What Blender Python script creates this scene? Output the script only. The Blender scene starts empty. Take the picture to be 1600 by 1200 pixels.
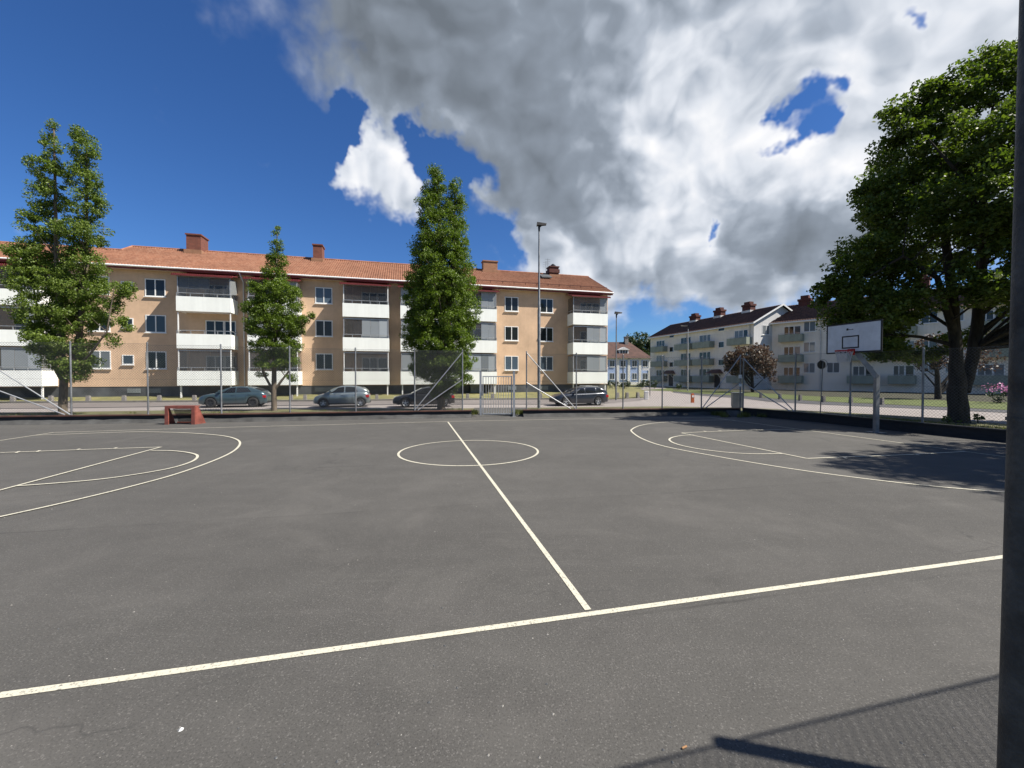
import bpy, math, random
import numpy as np
from mathutils import Vector, Matrix

sc = bpy.context.scene
C = sc.collection
rnd = random.Random(7)
PI = math.pi

# ------------------------------------------------------------------ camera model
F, W, HH, CAMH = 648.0, 800.0, 600.0, 1.9
PITCH = math.atan(12 / F)
cP, sP = math.cos(PITCH), math.sin(PITCH)

def ray(px, py):
    a, b = (px - W) / F, (HH - py) / F
    return Vector((a, cP + b * sP, -sP + b * cP))

def G(px, py, z=0.0):                       # where the sight line meets height z
    r = ray(px, py); t = (z - CAMH) / r.z
    return Vector((r.x * t, r.y * t, z))

def at(px, py, Y):                          # where the sight line is Y metres ahead
    r = ray(px, py); t = Y / r.y
    return Vector((r.x * t, Y, CAMH + r.z * t))

# ------------------------------------------------------------------ object helpers
def tag(o, label=None, cat=None, group=None, kind=None):
    if label: o['label'] = label
    if cat: o['category'] = cat
    if group: o['group'] = group
    if kind: o['kind'] = kind
    return o

def empty(name, loc=(0, 0, 0), rz=0.0, label=None, cat=None, group=None, parent=None):
    o = bpy.data.objects.new(name, None); C.objects.link(o)
    o.location = loc; o.rotation_euler = (0, 0, rz); o.empty_display_size = 0.2
    if parent: o.parent = parent
    return tag(o, label, cat, group)

class MB:
    def __init__(s): s.v = []; s.f = []; s.m = []; s.sm = []
    def add(s, vs, fs, m=0, sm=False):
        b = len(s.v); s.v += [tuple(v) for v in vs]
        for f in fs: s.f.append([b + i for i in f]); s.m.append(m); s.sm.append(sm)
    def box(s, x0, x1, y0, y1, z0, z1, m=0):
        v = [(x, y, z) for x in (x0, x1) for y in (y0, y1) for z in (z0, z1)]
        s.add(v, [(0, 1, 3, 2), (4, 6, 7, 5), (0, 4, 5, 1), (2, 3, 7, 6), (0, 2, 6, 4), (1, 5, 7, 3)], m)
    def bar(s, a, b, w, h=None, m=0, up=(0, 0, 1)):     # rectangular bar between two points
        a, b = Vector(a), Vector(b); h = h or w; d = (b - a).normalized()
        u = Vector(up)
        if abs(d.dot(u)) > .98: u = Vector((1, 0, 0))
        r = d.cross(u).normalized(); u = r.cross(d)
        vs = [p + r * (i * w / 2) + u * (j * h / 2) for p in (a, b) for i, j in ((-1, -1), (1, -1), (1, 1), (-1, 1))]
        s.add(vs, [(0, 3, 2, 1), (4, 5, 6, 7), (0, 1, 5, 4), (1, 2, 6, 5), (2, 3, 7, 6), (3, 0, 4, 7)], m)
    def tube(s, pts, rads, n=10, m=0, cap=True, sm=True):
        pts = [Vector(p) for p in pts]
        if not hasattr(rads, '__len__'): rads = [rads] * len(pts)
        vs = []; prev = None
        for i, p in enumerate(pts):
            d = (pts[min(i + 1, len(pts) - 1)] - pts[max(i - 1, 0)]).normalized()
            if prev is None:
                u = Vector((0, 0, 1)) if abs(d.z) < .9 else Vector((1, 0, 0))
            else: u = prev
            r = d.cross(u).normalized(); u = r.cross(d).normalized(); prev = u
            for k in range(n):
                a = 2 * PI * k / n
                vs.append(p + (r * math.cos(a) + u * math.sin(a)) * rads[i])
        fs = []
        for i in range(len(pts) - 1):
            for k in range(n):
                fs.append((i * n + k, i * n + (k + 1) % n, (i + 1) * n + (k + 1) % n, (i + 1) * n + k))
        s.add(vs, fs, m, sm)
        if cap:
            s.add([vs[k] for k in range(n)], [tuple(reversed(range(n)))], m)
            s.add([vs[-n + k] for k in range(n)], [tuple(range(n))], m)
    def poly(s, pts, m=0): s.add(pts, [tuple(range(len(pts)))], m)
    def prism(s, pts, off, m=0):                       # polygon extruded by a vector
        n = len(pts); pts = [Vector(p) for p in pts]; off = Vector(off)
        s.add(pts + [p + off for p in pts], [tuple(reversed(range(n))), tuple(range(n, 2 * n))] +
              [(i, (i + 1) % n, n + (i + 1) % n, n + i) for i in range(n)], m)
    def build(s, name, mats, parent=None, bevel=0, recalc=True):
        me = bpy.data.meshes.new(name); me.from_pydata(s.v, [], s.f)
        if not isinstance(mats, (list, tuple)): mats = [mats]
        for x in mats: me.materials.append(x)
        me.polygons.foreach_set('material_index', s.m); me.polygons.foreach_set('use_smooth', s.sm)
        if recalc:
            import bmesh
            bm = bmesh.new(); bm.from_mesh(me); bmesh.ops.recalc_face_normals(bm, faces=bm.faces); bm.to_mesh(me); bm.free()
        me.update()
        o = bpy.data.objects.new(name, me); C.objects.link(o)
        if parent: o.parent = parent
        if bevel:
            b = o.modifiers.new('b', 'BEVEL'); b.width = bevel; b.segments = 2; b.limit_method = 'ANGLE'
        return o

def copy_tree(o, parent=None):
    c = o.copy(); C.objects.link(c); c.parent = parent
    for ch in list(o.children): copy_tree(ch, c)
    return c

# ------------------------------------------------------------------ materials
def srgb(r, g, b):
    f = lambda c: ((c / 255 + .055) / 1.055) ** 2.4 if c > 10 else c / 255 / 12.92
    return (f(r), f(g), f(b), 1)

class NT:
    def __init__(s, nt): s.t = nt; s.n = nt.nodes; s.l = nt.links
    def new(s, typ, ins=None, **kw):
        n = s.n.new(typ)
        for k, v in kw.items(): setattr(n, k, v)
        for k, v in (ins or {}).items(): s.put(n, k, v)
        return n
    def put(s, n, k, v):
        i = n.inputs[k]
        if hasattr(v, 'bl_idname') and hasattr(v, 'outputs'): v = v.outputs[0]
        if isinstance(v, bpy.types.NodeSocket): s.l.new(v, i)
        else: i.default_value = v
    def math(s, op, a, b=0.0, c=0.0, clamp=False):
        n = s.new('ShaderNodeMath', operation=op, use_clamp=clamp)
        for k, v in enumerate((a, b, c)): s.put(n, k, v)
        return n.outputs[0]
    def mix(s, fac, a, b, bt='MIX'):
        n = s.new('ShaderNodeMix', data_type='RGBA', blend_type=bt)
        s.put(n, 0, fac); s.put(n, 6, a); s.put(n, 7, b)
        return n.outputs[2]
    def noise(s, vec, scale, detail=4, rough=.55, dist=0):
        n = s.new('ShaderNodeTexNoise'); s.put(n, 'Vector', vec)
        n.inputs['Scale'].default_value = scale; n.inputs['Detail'].default_value = detail
        n.inputs['Roughness'].default_value = rough; n.inputs['Distortion'].default_value = dist
        return n.outputs['Fac']
    def ramp(s, fac, stops):
        n = s.new('ShaderNodeValToRGB'); s.put(n, 0, fac); e = n.color_ramp.elements
        while len(e) < len(stops): e.new(.5)
        for k, (p, c) in enumerate(stops):
            e[k].position = p; e[k].color = c if hasattr(c, '__len__') else (c, c, c, 1)
        return n.outputs[0]
    def maprange(s, v, a, b, c=0.0, d=1.0):
        n = s.new('ShaderNodeMapRange'); n.clamp = True
        for k, x in enumerate((v, a, b, c, d)): s.put(n, k, x)
        return n.outputs[0]

MATS = {}
def mat(name, base, rough=.8, var=.12, scale=3.0, metal=0, bump=.0, bscale=60, spec=.5, fine=.0, fscale=200, coat=0, coord='Object', stretch=None, second=None, randobj=0, streak=0):
    """general weathered surface: broad tonal variation, fine speckle, bump"""
    if name in MATS: return MATS[name]
    m = bpy.data.materials.new(name); m.use_nodes = True; n = NT(m.node_tree)
    p = m.node_tree.nodes['Principled BSDF']
    tc = n.new('ShaderNodeTexCoord').outputs[coord]
    if stretch:
        mp = n.new('ShaderNodeMapping', {'Vector': tc}); mp.inputs['Scale'].default_value = stretch; tc = mp.outputs[0]
    big = n.noise(tc, scale, 5, .6)
    dark = tuple(c * (1 - var * 1.6) for c in base[:3]) + (1,)
    lite = tuple(min(1, c * (1 + var)) for c in base[:3]) + (1,)
    if second: dark = second
    col = n.mix(n.maprange(big, .32, .68), dark, lite)
    if fine:
        f = n.noise(tc, fscale, 3, .7)
        col = n.mix(n.maprange(f, .3, .7), tuple(1 - fine for _ in range(3)) + (1,), (1 + fine,) * 3 + (1,), 'MIX') if False else n.mix(1.0, col, n.ramp(f, [(.3, 1 - fine), (.7, 1.0)]), 'MULTIPLY')
    if streak:
        mp = n.new('ShaderNodeMapping', {'Vector': tc}); mp.inputs['Scale'].default_value = (3, 3, .25)
        s_ = n.noise(mp.outputs[0], 1.5, 5, .65)
        col = n.mix(1.0, col, n.ramp(s_, [(.35, 1 - streak), (.6, 1.0)]), 'MULTIPLY')
    if randobj:
        oi = n.new('ShaderNodeObjectInfo')
        col = n.mix(1.0, col, n.ramp(oi.outputs['Random'], [(0, 1 - randobj), (1, 1.0)]), 'MULTIPLY')
    n.put(p, 'Base Color', col)
    p.inputs['Roughness'].default_value = rough; p.inputs['Metallic'].default_value = metal
    p.inputs['Specular IOR Level'].default_value = spec
    if coat: p.inputs['Coat Weight'].default_value = coat; p.inputs['Coat Roughness'].default_value = .05
    if bump:
        b = n.new('ShaderNodeBump', {'Height': n.noise(tc, bscale, 4, .6)}); b.inputs['Strength'].default_value = bump; b.inputs['Distance'].default_value = .02
        n.put(p, 'Normal', b)
    MATS[name] = m; return m

def leafmat(name, a, b, trans=.35, tcol=None):
    m = bpy.data.materials.new(name); m.use_nodes = True; n = NT(m.node_tree)
    p = m.node_tree.nodes['Principled BSDF']
    oi = n.new('ShaderNodeNewGeometry')
    r = oi.outputs['Random Per Island']
    tc = n.new('ShaderNodeTexCoord').outputs['Object']
    br = n.noise(tc, .9, 3)
    f = n.math('ADD', n.math('MULTIPLY', r, .6), n.math('MULTIPLY', br, .5))
    col = n.mix(n.maprange(f, .2, .9), a, b)
    n.put(p, 'Base Color', col); p.inputs['Roughness'].default_value = .5; p.inputs['Specular IOR Level'].default_value = .35
    t = n.new('ShaderNodeBsdfTranslucent'); n.put(t, 'Color', n.mix(1.0, col, tcol or (1.3, 1.5, .5, 1), 'MULTIPLY'))
    mx = n.new('ShaderNodeMixShader', {0: trans}); n.l.new(p.outputs[0], mx.inputs[1]); n.l.new(t.outputs[0], mx.inputs[2])
    n.l.new(mx.outputs[0], m.node_tree.nodes['Material Output'].inputs[0])
    return m

def glassmat(name, base, alpha=1.0, rough=.04, spec=.5, island=False):
    m = bpy.data.materials.new(name); m.use_nodes = True; n = NT(m.node_tree)
    p = m.node_tree.nodes['Principled BSDF']
    oi = n.new('ShaderNodeObjectInfo'); tc = n.new('ShaderNodeTexCoord').outputs['Object']
    rv = n.new('ShaderNodeNewGeometry').outputs['Random Per Island'] if island else oi.outputs['Random']
    col = n.mix(rv, tuple(c * .5 for c in base[:3]) + (1,), tuple(c * 1.6 for c in base[:3]) + (1,))
    n.put(p, 'Base Color', col); p.inputs['Roughness'].default_value = rough; p.inputs['Specular IOR Level'].default_value = spec
    p.inputs['Alpha'].default_value = alpha
    b = n.new('ShaderNodeBump', {'Height': n.noise(tc, 2.0, 1)}); b.inputs['Strength'].default_value = .15; b.inputs['Distance'].default_value = .01
    n.put(p, 'Normal', b)
    return m

M = {}
M['stucco'] = mat('stucco', (.63, .435, .285, 1), .9, .12, .45, bump=.25, bscale=25, fine=.07, fscale=6, streak=.05)
M['plinth'] = mat('plinth', (.075, .08, .085, 1), .9, .3, 1.0, bump=.3)
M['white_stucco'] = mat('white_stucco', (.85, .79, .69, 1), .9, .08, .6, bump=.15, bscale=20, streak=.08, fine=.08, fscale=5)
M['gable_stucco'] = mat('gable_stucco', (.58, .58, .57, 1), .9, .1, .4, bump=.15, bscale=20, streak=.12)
M['white_panel'] = mat('white_panel', (.83, .85, .80, 1), .6, .03, .8, bump=.1, bscale=30, streak=.05)
M['green_panel'] = mat('green_panel', (.28, .31, .25, 1), .7, .12, 1.2, streak=.15)
M['white_paint'] = mat('white_paint', (.75, .75, .73, 1), .5, .06, 2)
M['fascia'] = mat('fascia', (.62, .6, .57, 1), .6, .1, 1)
M['redwood'] = mat('redwood', (.16, .025, .02, 1), .6, .2, 2)
M['cream_under'] = mat('cream_under', (.45, .38, .3, 1), .8, .1, 1)
M['dark_room'] = mat('dark_room', (.06, .055, .05, 1), .9, .3, 1)
M['galv'] = mat('galv', (.24, .25, .26, 1), .5, .22, 3, metal=.35, fine=.15, fscale=30, streak=.15)
M['galv_lite'] = mat('galv_lite', (.38, .39, .40, 1), .45, .15, 3, metal=.4)
M['galv_dark'] = mat('galv_dark', (.075, .078, .076, 1), .6, .45, 5, metal=.3, fine=.35, fscale=60, bump=.25, bscale=90, streak=.2)
M['wire'] = mat('wire', (.10, .104, .108, 1), .6, .1, 3, metal=.3)
M['brick'] = None
M['glass'] = glassmat('window_glass', (.016, .020, .022, 1))
M['glass_blue'] = glassmat('window_glass_blue', (.05, .07, .09, 1))  # blue-grey base colour stands in for a reflection in the pane
M['curtain_glass'] = glassmat('window_glass_curtained', (.14, .155, .165, 1))
M['balcony_glass'] = glassmat('balcony_glass', (.26, .28, .29, 1), .78, .12, .6, island=True)  # pale grey base colour imitates bright cloud reflected in the panes
M['balcony_clear_shade'] = glassmat('balcony_clear_shade', (.07, .075, .08, 1), .34, .05, .5)  # clear glass tinted dark, painting shade into the balcony recesses
M['blind'] = mat('blind', (.28, .29, .30, 1), .8, .12, 3, stretch=(1, 1, 20))
M['bark'] = mat('bark', (.035, .03, .024, 1), .95, .35, 4, bump=.9, bscale=14, stretch=(3, 3, .7))
M['bark_pale'] = mat('bark_pale', (.14, .11, .08, 1), .95, .3, 4, bump=.9, bscale=14, stretch=(3, 3, .7))
M['stone'] = mat('stone', (.22, .205, .19, 1), .9, .2, 6, bump=.5, bscale=20)
M['rubber'] = mat('rubber', (.02, .02, .02, 1), .85, .2, 5)
M['wood_dark'] = mat('wood_dark', (.012, .013, .016, 1), .7, .3, 3, bump=.3, stretch=(1, 1, 6))
M['wood_cap'] = mat('wood_cap', (.10, .045, .032, 1), .8, .3, 2)
M['ash_fillet'] = mat('ash_fillet', (.055, .055, .053, 1), .9, .3, 1.5, bump=.8, bscale=12)
M['red_plastic'] = mat('red_plastic', (.24, .07, .05, 1), .6, .25, 4, fine=.15, fscale=20)
M['hoop_red'] = mat('hoop_red', (.45, .02, .02, 1), .5, .1, 4)
M['board_white'] = mat('board_white', (.62, .64, .66, 1), .5, .08, 3, fine=.06, fscale=14)
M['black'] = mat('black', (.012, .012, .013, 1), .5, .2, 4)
M['orange'] = mat('orange', (.5, .12, .03, 1), .6, .15, 4)
M['blue_wall'] = mat('blue_wall', (.36, .47, .72, 1), .9, .08, .5)
M['brown_roof'] = mat('brown_roof', (.075, .036, .026, 1), .85, .25, 1.2)
M['cloth_red'] = mat('cloth_red', (.13, .012, .014, 1), .8, .2, 3)
M['box_grey'] = mat('box_grey', (.18, .20, .20, 1), .6, .12, 3, streak=.15)
M['net'] = mat('net', (.5, .5, .5, 1), .8, .1, 3)
M['darknet'] = mat('darknet', (.03, .03, .03, 1), .9, .1, 3)

def brickmat(name, c1, c2, mortar, sx=.25, sz=.08, bump=.5):
    m = bpy.data.materials.new(name); m.use_nodes = True; n = NT(m.node_tree)
    p = m.node_tree.nodes['Principled BSDF']
    tc = n.new('ShaderNodeTexCoord').outputs['Object']
    sep = n.new('ShaderNodeSeparateXYZ', {0: tc})
    cmb = n.new('ShaderNodeCombineXYZ', {0: n.math('ADD', sep.outputs[0], sep.outputs[1]), 1: sep.outputs[2]})
    b = n.new('ShaderNodeTexBrick'); n.put(b, 'Vector', cmb)
    b.inputs['Color1'].default_value = c1; b.inputs['Color2'].default_value = c2; b.inputs['Mortar'].default_value = mortar
    b.inputs['Scale'].default_value = 1; b.inputs['Brick Width'].default_value = sx; b.inputs['Row Height'].default_value = sz
    b.inputs['Mortar Size'].default_value = .008
    n.put(p, 'Base Color', n.mix(1.0, b.outputs[0], n.ramp(n.noise(tc, 3, 4), [(.3, .75), (.7, 1.0)]), 'MULTIPLY')); p.inputs['Roughness'].default_value = .9
    return m
M['brick'] = brickmat('brick', (.22, .065, .04, 1), (.16, .045, .03, 1), (.16, .1, .07, 1))
M['brick_orange'] = brickmat('brick_orange', (.36, .17, .09, 1), (.30, .14, .07, 1), (.3, .2, .14, 1))
M['brick_dark'] = brickmat('brick_dark', (.13, .035, .025, 1), (.09, .025, .02, 1), (.08, .05, .04, 1))

def tilemat(name, a, b, c, rows=.33, w=.2):
    m = bpy.data.materials.new(name); m.use_nodes = True; n = NT(m.node_tree)
    p = m.node_tree.nodes['Principled BSDF']
    tc = n.new('ShaderNodeTexCoord').outputs['Object']
    mp = n.new('ShaderNodeMapping', {'Vector': tc}); mp.inputs['Scale'].default_value = (1 / w, 1 / rows, 1)
    sep = n.new('ShaderNodeSeparateXYZ', {0: mp.outputs[0]})
    cell = n.new('ShaderNodeCombineXYZ', {0: n.math('FLOOR', sep.outputs[0]), 1: n.math('FLOOR', sep.outputs[1])})
    wn = n.new('ShaderNodeTexWhiteNoise'); n.put(wn, 'Vector', cell)
    col = n.ramp(wn.outputs['Value'], [(0, a), (.5, b), (1, c)])
    col = n.mix(1.0, col, n.ramp(n.noise(tc, .5, 5, .65), [(.3, .72), (.7, 1.0)]), 'MULTIPLY')
    n.put(p, 'Base Color', col); p.inputs['Roughness'].default_value = .85
    return m
M['tile'] = tilemat('roof_tile', (.25, .105, .058, 1), (.31, .135, .075, 1), (.33, .160, .095, 1))
M['tile_brown'] = tilemat('roof_tile_brown', (.085, .046, .034, 1), (.12, .062, .046, 1), (.14, .076, .056, 1))

def asphalt(name, base, patch=.12, cracks=True, spk=.35, seams=False):
    m = bpy.data.materials.new(name); m.use_nodes = True; n = NT(m.node_tree)
    p = m.node_tree.nodes['Principled BSDF']
    tc = n.new('ShaderNodeTexCoord').outputs['Object']
    big = n.noise(tc, .22, 5, .6, .4); mid = n.noise(tc, 2.2, 5, .65); fine = n.noise(tc, 75, 3, .75); grit = n.noise(tc, 230, 2, .6)
    mp = n.new('ShaderNodeMapping', {'Vector': tc}); mp.inputs['Rotation'].default_value = (0, 0, -.23); mp.inputs['Scale'].default_value = (.12, 1.6, 1)
    lanes = n.noise(mp.outputs[0], 1.0, 4, .6)
    col = n.mix(n.maprange(big, .3, .7), tuple(c * (1 - patch) for c in base) + (1,), tuple(c * (1 + patch) for c in base) + (1,))
    col = n.mix(1.0, col, n.ramp(mid, [(.3, .86), (.7, 1.0)]), 'MULTIPLY')
    col = n.mix(1.0, col, n.ramp(lanes, [(.3, .90), (.65, 1.0)]), 'MULTIPLY')
    col = n.mix(1.0, col, n.ramp(fine, [(.3, 1 - spk), (.5, .93), (.72, 1.0)]), 'MULTIPLY')
    vo = n.new('ShaderNodeTexVoronoi'); n.put(vo, 'Vector', tc); vo.inputs['Scale'].default_value = 130
    light = n.math('GREATER_THAN', n.new('ShaderNodeSeparateColor', {0: vo.outputs['Color']}).outputs[0], .93)
    col = n.mix(n.math('MULTIPLY', light, .2), col, (.28, .265, .245, 1))
    if cracks:
        wv = n.noise(tc, .8, 4, .6); 
        dv = n.new('ShaderNodeVectorMath', operation='ADD'); n.put(dv, 0, tc)
        sc_ = n.new('ShaderNodeVectorMath', operation='SCALE'); cc = n.new('ShaderNodeCombineXYZ', {0: wv, 1: n.noise(tc, 1.3, 3), 2: 0}); n.put(sc_, 0, cc); sc_.inputs['Scale'].default_value = 1.8
        n.put(dv, 1, sc_)
        v2 = n.new('ShaderNodeTexVoronoi', feature='DISTANCE_TO_EDGE'); n.put(v2, 'Vector', dv); v2.inputs['Scale'].default_value = .16
        ck = n.maprange(v2.outputs['Distance'], .0, .0035, 1, 0)
        ck = n.math('MULTIPLY', ck, n.maprange(n.noise(tc, .35, 2), .5, .62, 0, .55))
        col = n.mix(ck, col, (.025, .025, .025, 1))
    if seams:
        # paving lanes laid along the court, each a slightly different tone, with a faint dark joint; pale scuffs and dust
        mq = n.new('ShaderNodeMapping', {'Vector': tc}); mq.inputs['Rotation'].default_value = (0, 0, -.20)
        sq = n.new('ShaderNodeSeparateXYZ', {0: mq.outputs[0]})
        yy = n.math('ADD', n.math('DIVIDE', sq.outputs[1], 3.1), n.math('MULTIPLY', n.noise(tc, .5, 3), .06))
        cellv = n.new('ShaderNodeTexWhiteNoise', noise_dimensions='1D'); n.put(cellv, 'W', n.math('FLOOR', yy))
        col = n.mix(1.0, col, n.ramp(cellv.outputs['Value'], [(0, .93), (1, 1.0)]), 'MULTIPLY')
        fr = n.math('ABSOLUTE', n.math('SUBTRACT', n.math('FRACT', yy), .5))
        jt = n.math('MULTIPLY', n.maprange(fr, .492, .499), n.maprange(n.noise(tc, .7, 3), .42, .6, 0, .55))
        col = n.mix(jt, col, (.03, .029, .027, 1))
        ms = n.new('ShaderNodeMapping', {'Vector': tc}); ms.inputs['Rotation'].default_value = (0, 0, .9); ms.inputs['Scale'].default_value = (.5, 4.5, 1)
        scf = n.noise(ms.outputs[0], 1.2, 6, .7, 1.0)
        col = n.mix(n.math('MULTIPLY', n.maprange(scf, .58, .80), .22), col, (.15, .142, .13, 1))
        dst = n.noise(tc, .55, 6, .7, .8)
        col = n.mix(n.math('MULTIPLY', n.maprange(dst, .50, .72), .28), col, (.14, .132, .12, 1))
    st = n.noise(tc, 1.1, 2, .5)
    col = n.mix(n.maprange(st, .70, .74, 0, .25), col, (.06, .058, .055, 1))
    n.put(p, 'Base Color', col); p.inputs['Roughness'].default_value = .88; p.inputs['Specular IOR Level'].default_value = .3
    h = n.math('ADD', n.math('MULTIPLY', fine, 1.0), n.math('MULTIPLY', grit, .5))
    b = n.new('ShaderNodeBump', {'Height': h}); b.inputs['Strength'].default_value = .55; b.inputs['Distance'].default_value = .006
    n.put(p, 'Normal', b)
    return m
M['court'] = asphalt('court_asphalt', (.094, .0905, .083), .08, spk=.5, seams=True)
M['street'] = asphalt('street_asphalt', (.30, .27, .25), .07, False, .12)
M['lane'] = asphalt('lane_asphalt', (.20, .178, .165), .08, False, .15)
M['darkroad'] = asphalt('dark_asphalt', (.085, .085, .088), .08, False, .2)

def linemat():
    m = bpy.data.materials.new('line_paint'); m.use_nodes = True; n = NT(m.node_tree)
    p = m.node_tree.nodes['Principled BSDF']
    tc = n.new('ShaderNodeTexCoord').outputs['Object']
    a = n.noise(tc, 45, 4, .75); b = n.noise(tc, 1.5, 3)
    wear = n.math('MULTIPLY', n.maprange(a, .53, .64), n.maprange(b, .3, .6, .4, 1.0))
    col = n.mix(wear, (.50, .475, .375, 1), (.13, .125, .11, 1))
    n.put(p, 'Base Color', col); p.inputs['Roughness'].default_value = .75
    bp = n.new('ShaderNodeBump', {'Height': a}); bp.inputs['Strength'].default_value = .3; bp.inputs['Distance'].default_value = .004
    n.put(p, 'Normal', bp)
    return m
M['line'] = linemat()
M['grass'] = mat('grass_ground', (.12, .125, .045, 1), .95, .3, .8, bump=.6, bscale=30, fine=.4, fscale=14, second=(.11, .09, .05, 1), coord='Object')
M['grass_dry'] = mat('grass_dry', (.21, .19, .075, 1), .95, .3, .8, bump=.6, bscale=30, fine=.35, fscale=12, second=(.12, .125, .045, 1))
M['lawn_bright'] = mat('lawn_bright', (.10, .125, .028, 1), .95, .2, .8, bump=.6, bscale=30, fine=.35, fscale=12)
M['blade'] = leafmat('grass_blade', (.06, .08, .02, 1), (.18, .18, .06, 1), .3)
M['leaf_a'] = leafmat('leaf_oak', (.035, .066, .007, 1), (.175, .245, .030, 1), .32)
M['leaf_b'] = leafmat('leaf_oak_pale', (.045, .082, .010, 1), (.21, .275, .055, 1), .34)
M['leaf_c'] = leafmat('leaf_chestnut', (.04, .070, .012, 1), (.135, .175, .035, 1), .40)
M['leaf_purple'] = leafmat('leaf_purple', (.07, .058, .042, 1), (.155, .125, .092, 1), .25, (1.2, .8, .7, 1))
M['leaf_dark'] = leafmat('leaf_dark', (.02, .035, .012, 1), (.05, .075, .025, 1), .2)
M['flower'] = leafmat('flower_pink', (.5, .15, .35, 1), (.7, .4, .6, 1), .3, (1, .7, .9, 1))

def carpaint(name, c, metal=.5, rough=.3):
    m = bpy.data.materials.new(name); m.use_nodes = True; n = NT(m.node_tree)
    p = m.node_tree.nodes['Principled BSDF']
    tc = n.new('ShaderNodeTexCoord').outputs['Object']; sep = n.new('ShaderNodeSeparateXYZ', {0: tc})
    dust = n.math('MULTIPLY', n.maprange(sep.outputs[2], .6, .15, 0, .35), n.maprange(n.noise(tc, 6, 4), .35, .65))
    n.put(p, 'Base Color', n.mix(dust, c, (.16, .14, .12, 1))); p.inputs['Metallic'].default_value = metal
    n.put(p, 'Roughness', n.math('ADD', rough, n.math('MULTIPLY', dust, .4)))
    p.inputs['Coat Weight'].default_value = .7; p.inputs['Coat Roughness'].default_value = .06
    return m
M['car_teal'] = carpaint('paint_teal_grey', (.060, .105, .125, 1))
M['car_silver'] = carpaint('paint_silver', (.26, .30, .30, 1), .6)
M['car_black'] = carpaint('paint_black', (.012, .013, .016, 1), .1)
M['car_navy'] = carpaint('paint_navy', (.016, .022, .034, 1), .2)
M['car_glass'] = glassmat('car_glass', (.012, .014, .016, 1), 1, .04, .5)
M['trim_black'] = mat('trim_black', (.015, .015, .016, 1), .6, .2, 4)
M['rim_silver'] = mat('rim_silver', (.55, .56, .57, 1), .35, .1, 5, metal=.7)
M['rim_dark'] = mat('rim_dark', (.05, .05, .055, 1), .4, .1, 5, metal=.5)
M['lamp_red'] = mat('lamp_red', (.45, .01, .015, 1), .2, .1, 5, coat=.6)
M['lamp_clear'] = mat('lamp_clear', (.6, .62, .65, 1), .15, .1, 5, metal=.3, coat=.6)

# ------------------------------------------------------------------ ground sheets
def sheet(name, pts, m, z=None, kind='structure', sub=0):
    b = MB(); b.poly([(p[0], p[1], (p[2] if len(p) > 2 else 0) if z is None else z) for p in pts])
    o = b.build(name, m); me = o.data
    if me.polygons[0].normal.z < 0:
        me.flip_normals()
    return tag(o, kind=kind)

# base ground: one huge sheet
b = MB(); b.poly([(-900, -300, -.03), (900, -300, -.03), (900, 1500, -.03), (-900, 1500, -.03)])
tag(b.build('ground', M['grass_dry']), kind='structure')

# court surround wall line (foot of wall on court side)
wallL = [G(-260, 667.5), G(0, 664), G(380, 659), G(560, 655.5), G(737, 652.5)]
wallR = [G(803 + 15, 651.5), G(980, 650), G(1100, 649), G(1158, 648.6)]
wallS = [G(1158, 648.6), G(1280, 660), G(1400, 673.5), G(1572, 691.5)]
dS = (wallS[-1] - wallS[-2]).normalized(); wallS.append(wallS[-1] + dS * 9)
courtpts = [Vector((-26, -8, 0))] + wallL + wallR + wallS[1:] + [wallS[-1] + Vector((3, -12, 0))]
courtpts = [Vector((p.x, p.y + (.25 if 1 <= i <= len(wallL) + len(wallR) else 0), 0)) for i, p in enumerate(courtpts)]
sheet('court_pavement', courtpts, M['court'], 0.0)

# street, lane, lawns
vergeN = [G(-500, 650), G(75, 646.5), G(300, 643), G(500, 640.7), G(700, 640.5), G(850, 639), G(1040, 637), G(1180, 640), G(1280, 645), G(1400, 652.5), G(1480, 657.5), G(1575, 667)]
street = vergeN + [G(1800, 690), G(1800, 661), G(1574, 645), G(1400, 637), G(1280, 632), G(1200, 627.5), G(1160, 622.5), G(1100, 618.5), G(1052, 613.5), G(1045, 609), G(1035, 603), G(1010, 603), G(1000, 607), G(1010, 612), G(1012, 620), G(1000, 626), G(950, 630), G(900, 632), G(700, 631.8), G(500, 633.6), G(300, 635), G(75, 638), G(-500, 641.5)]
sheet('street', street, M['street'], -.012)
lane = [G(-500, 641.5), G(75, 638), G(300, 635), G(500, 633.6), G(700, 631.8), G(900, 632), G(950, 630), G(1000, 626), G(1012, 621), G(945, 624.3), G(850, 624.2), G(700, 625), G(500, 627), G(300, 628), G(75, 629.5), G(-500, 632)]
sheet('parking_lane', lane, M['lane'], -.008)
b = MB()
kl = [G(-500, 641.2), G(75, 637.8), G(300, 634.8), G(500, 633.3), G(700, 631.6), G(900, 631.6), G(950, 629.7)]
for a, c in zip(kl, kl[1:]): b.bar((a.x, a.y, .0), (c.x, c.y, .0), .16, .03)
tag(b.build('gutter', M['darkroad']), kind='structure')
kl2 = [G(-500, 631.8), G(75, 629.3), G(300, 627.8), G(500, 626.8), G(700, 624.8), G(850, 624), G(945, 624.1)]
b = MB()
for a, c in zip(kl2, kl2[1:]): b.bar((a.x, a.y + .1, .045), (c.x, c.y + .1, .045), .16, .13)
tag(b.build('kerb', M['stone']), kind='structure')

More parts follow.
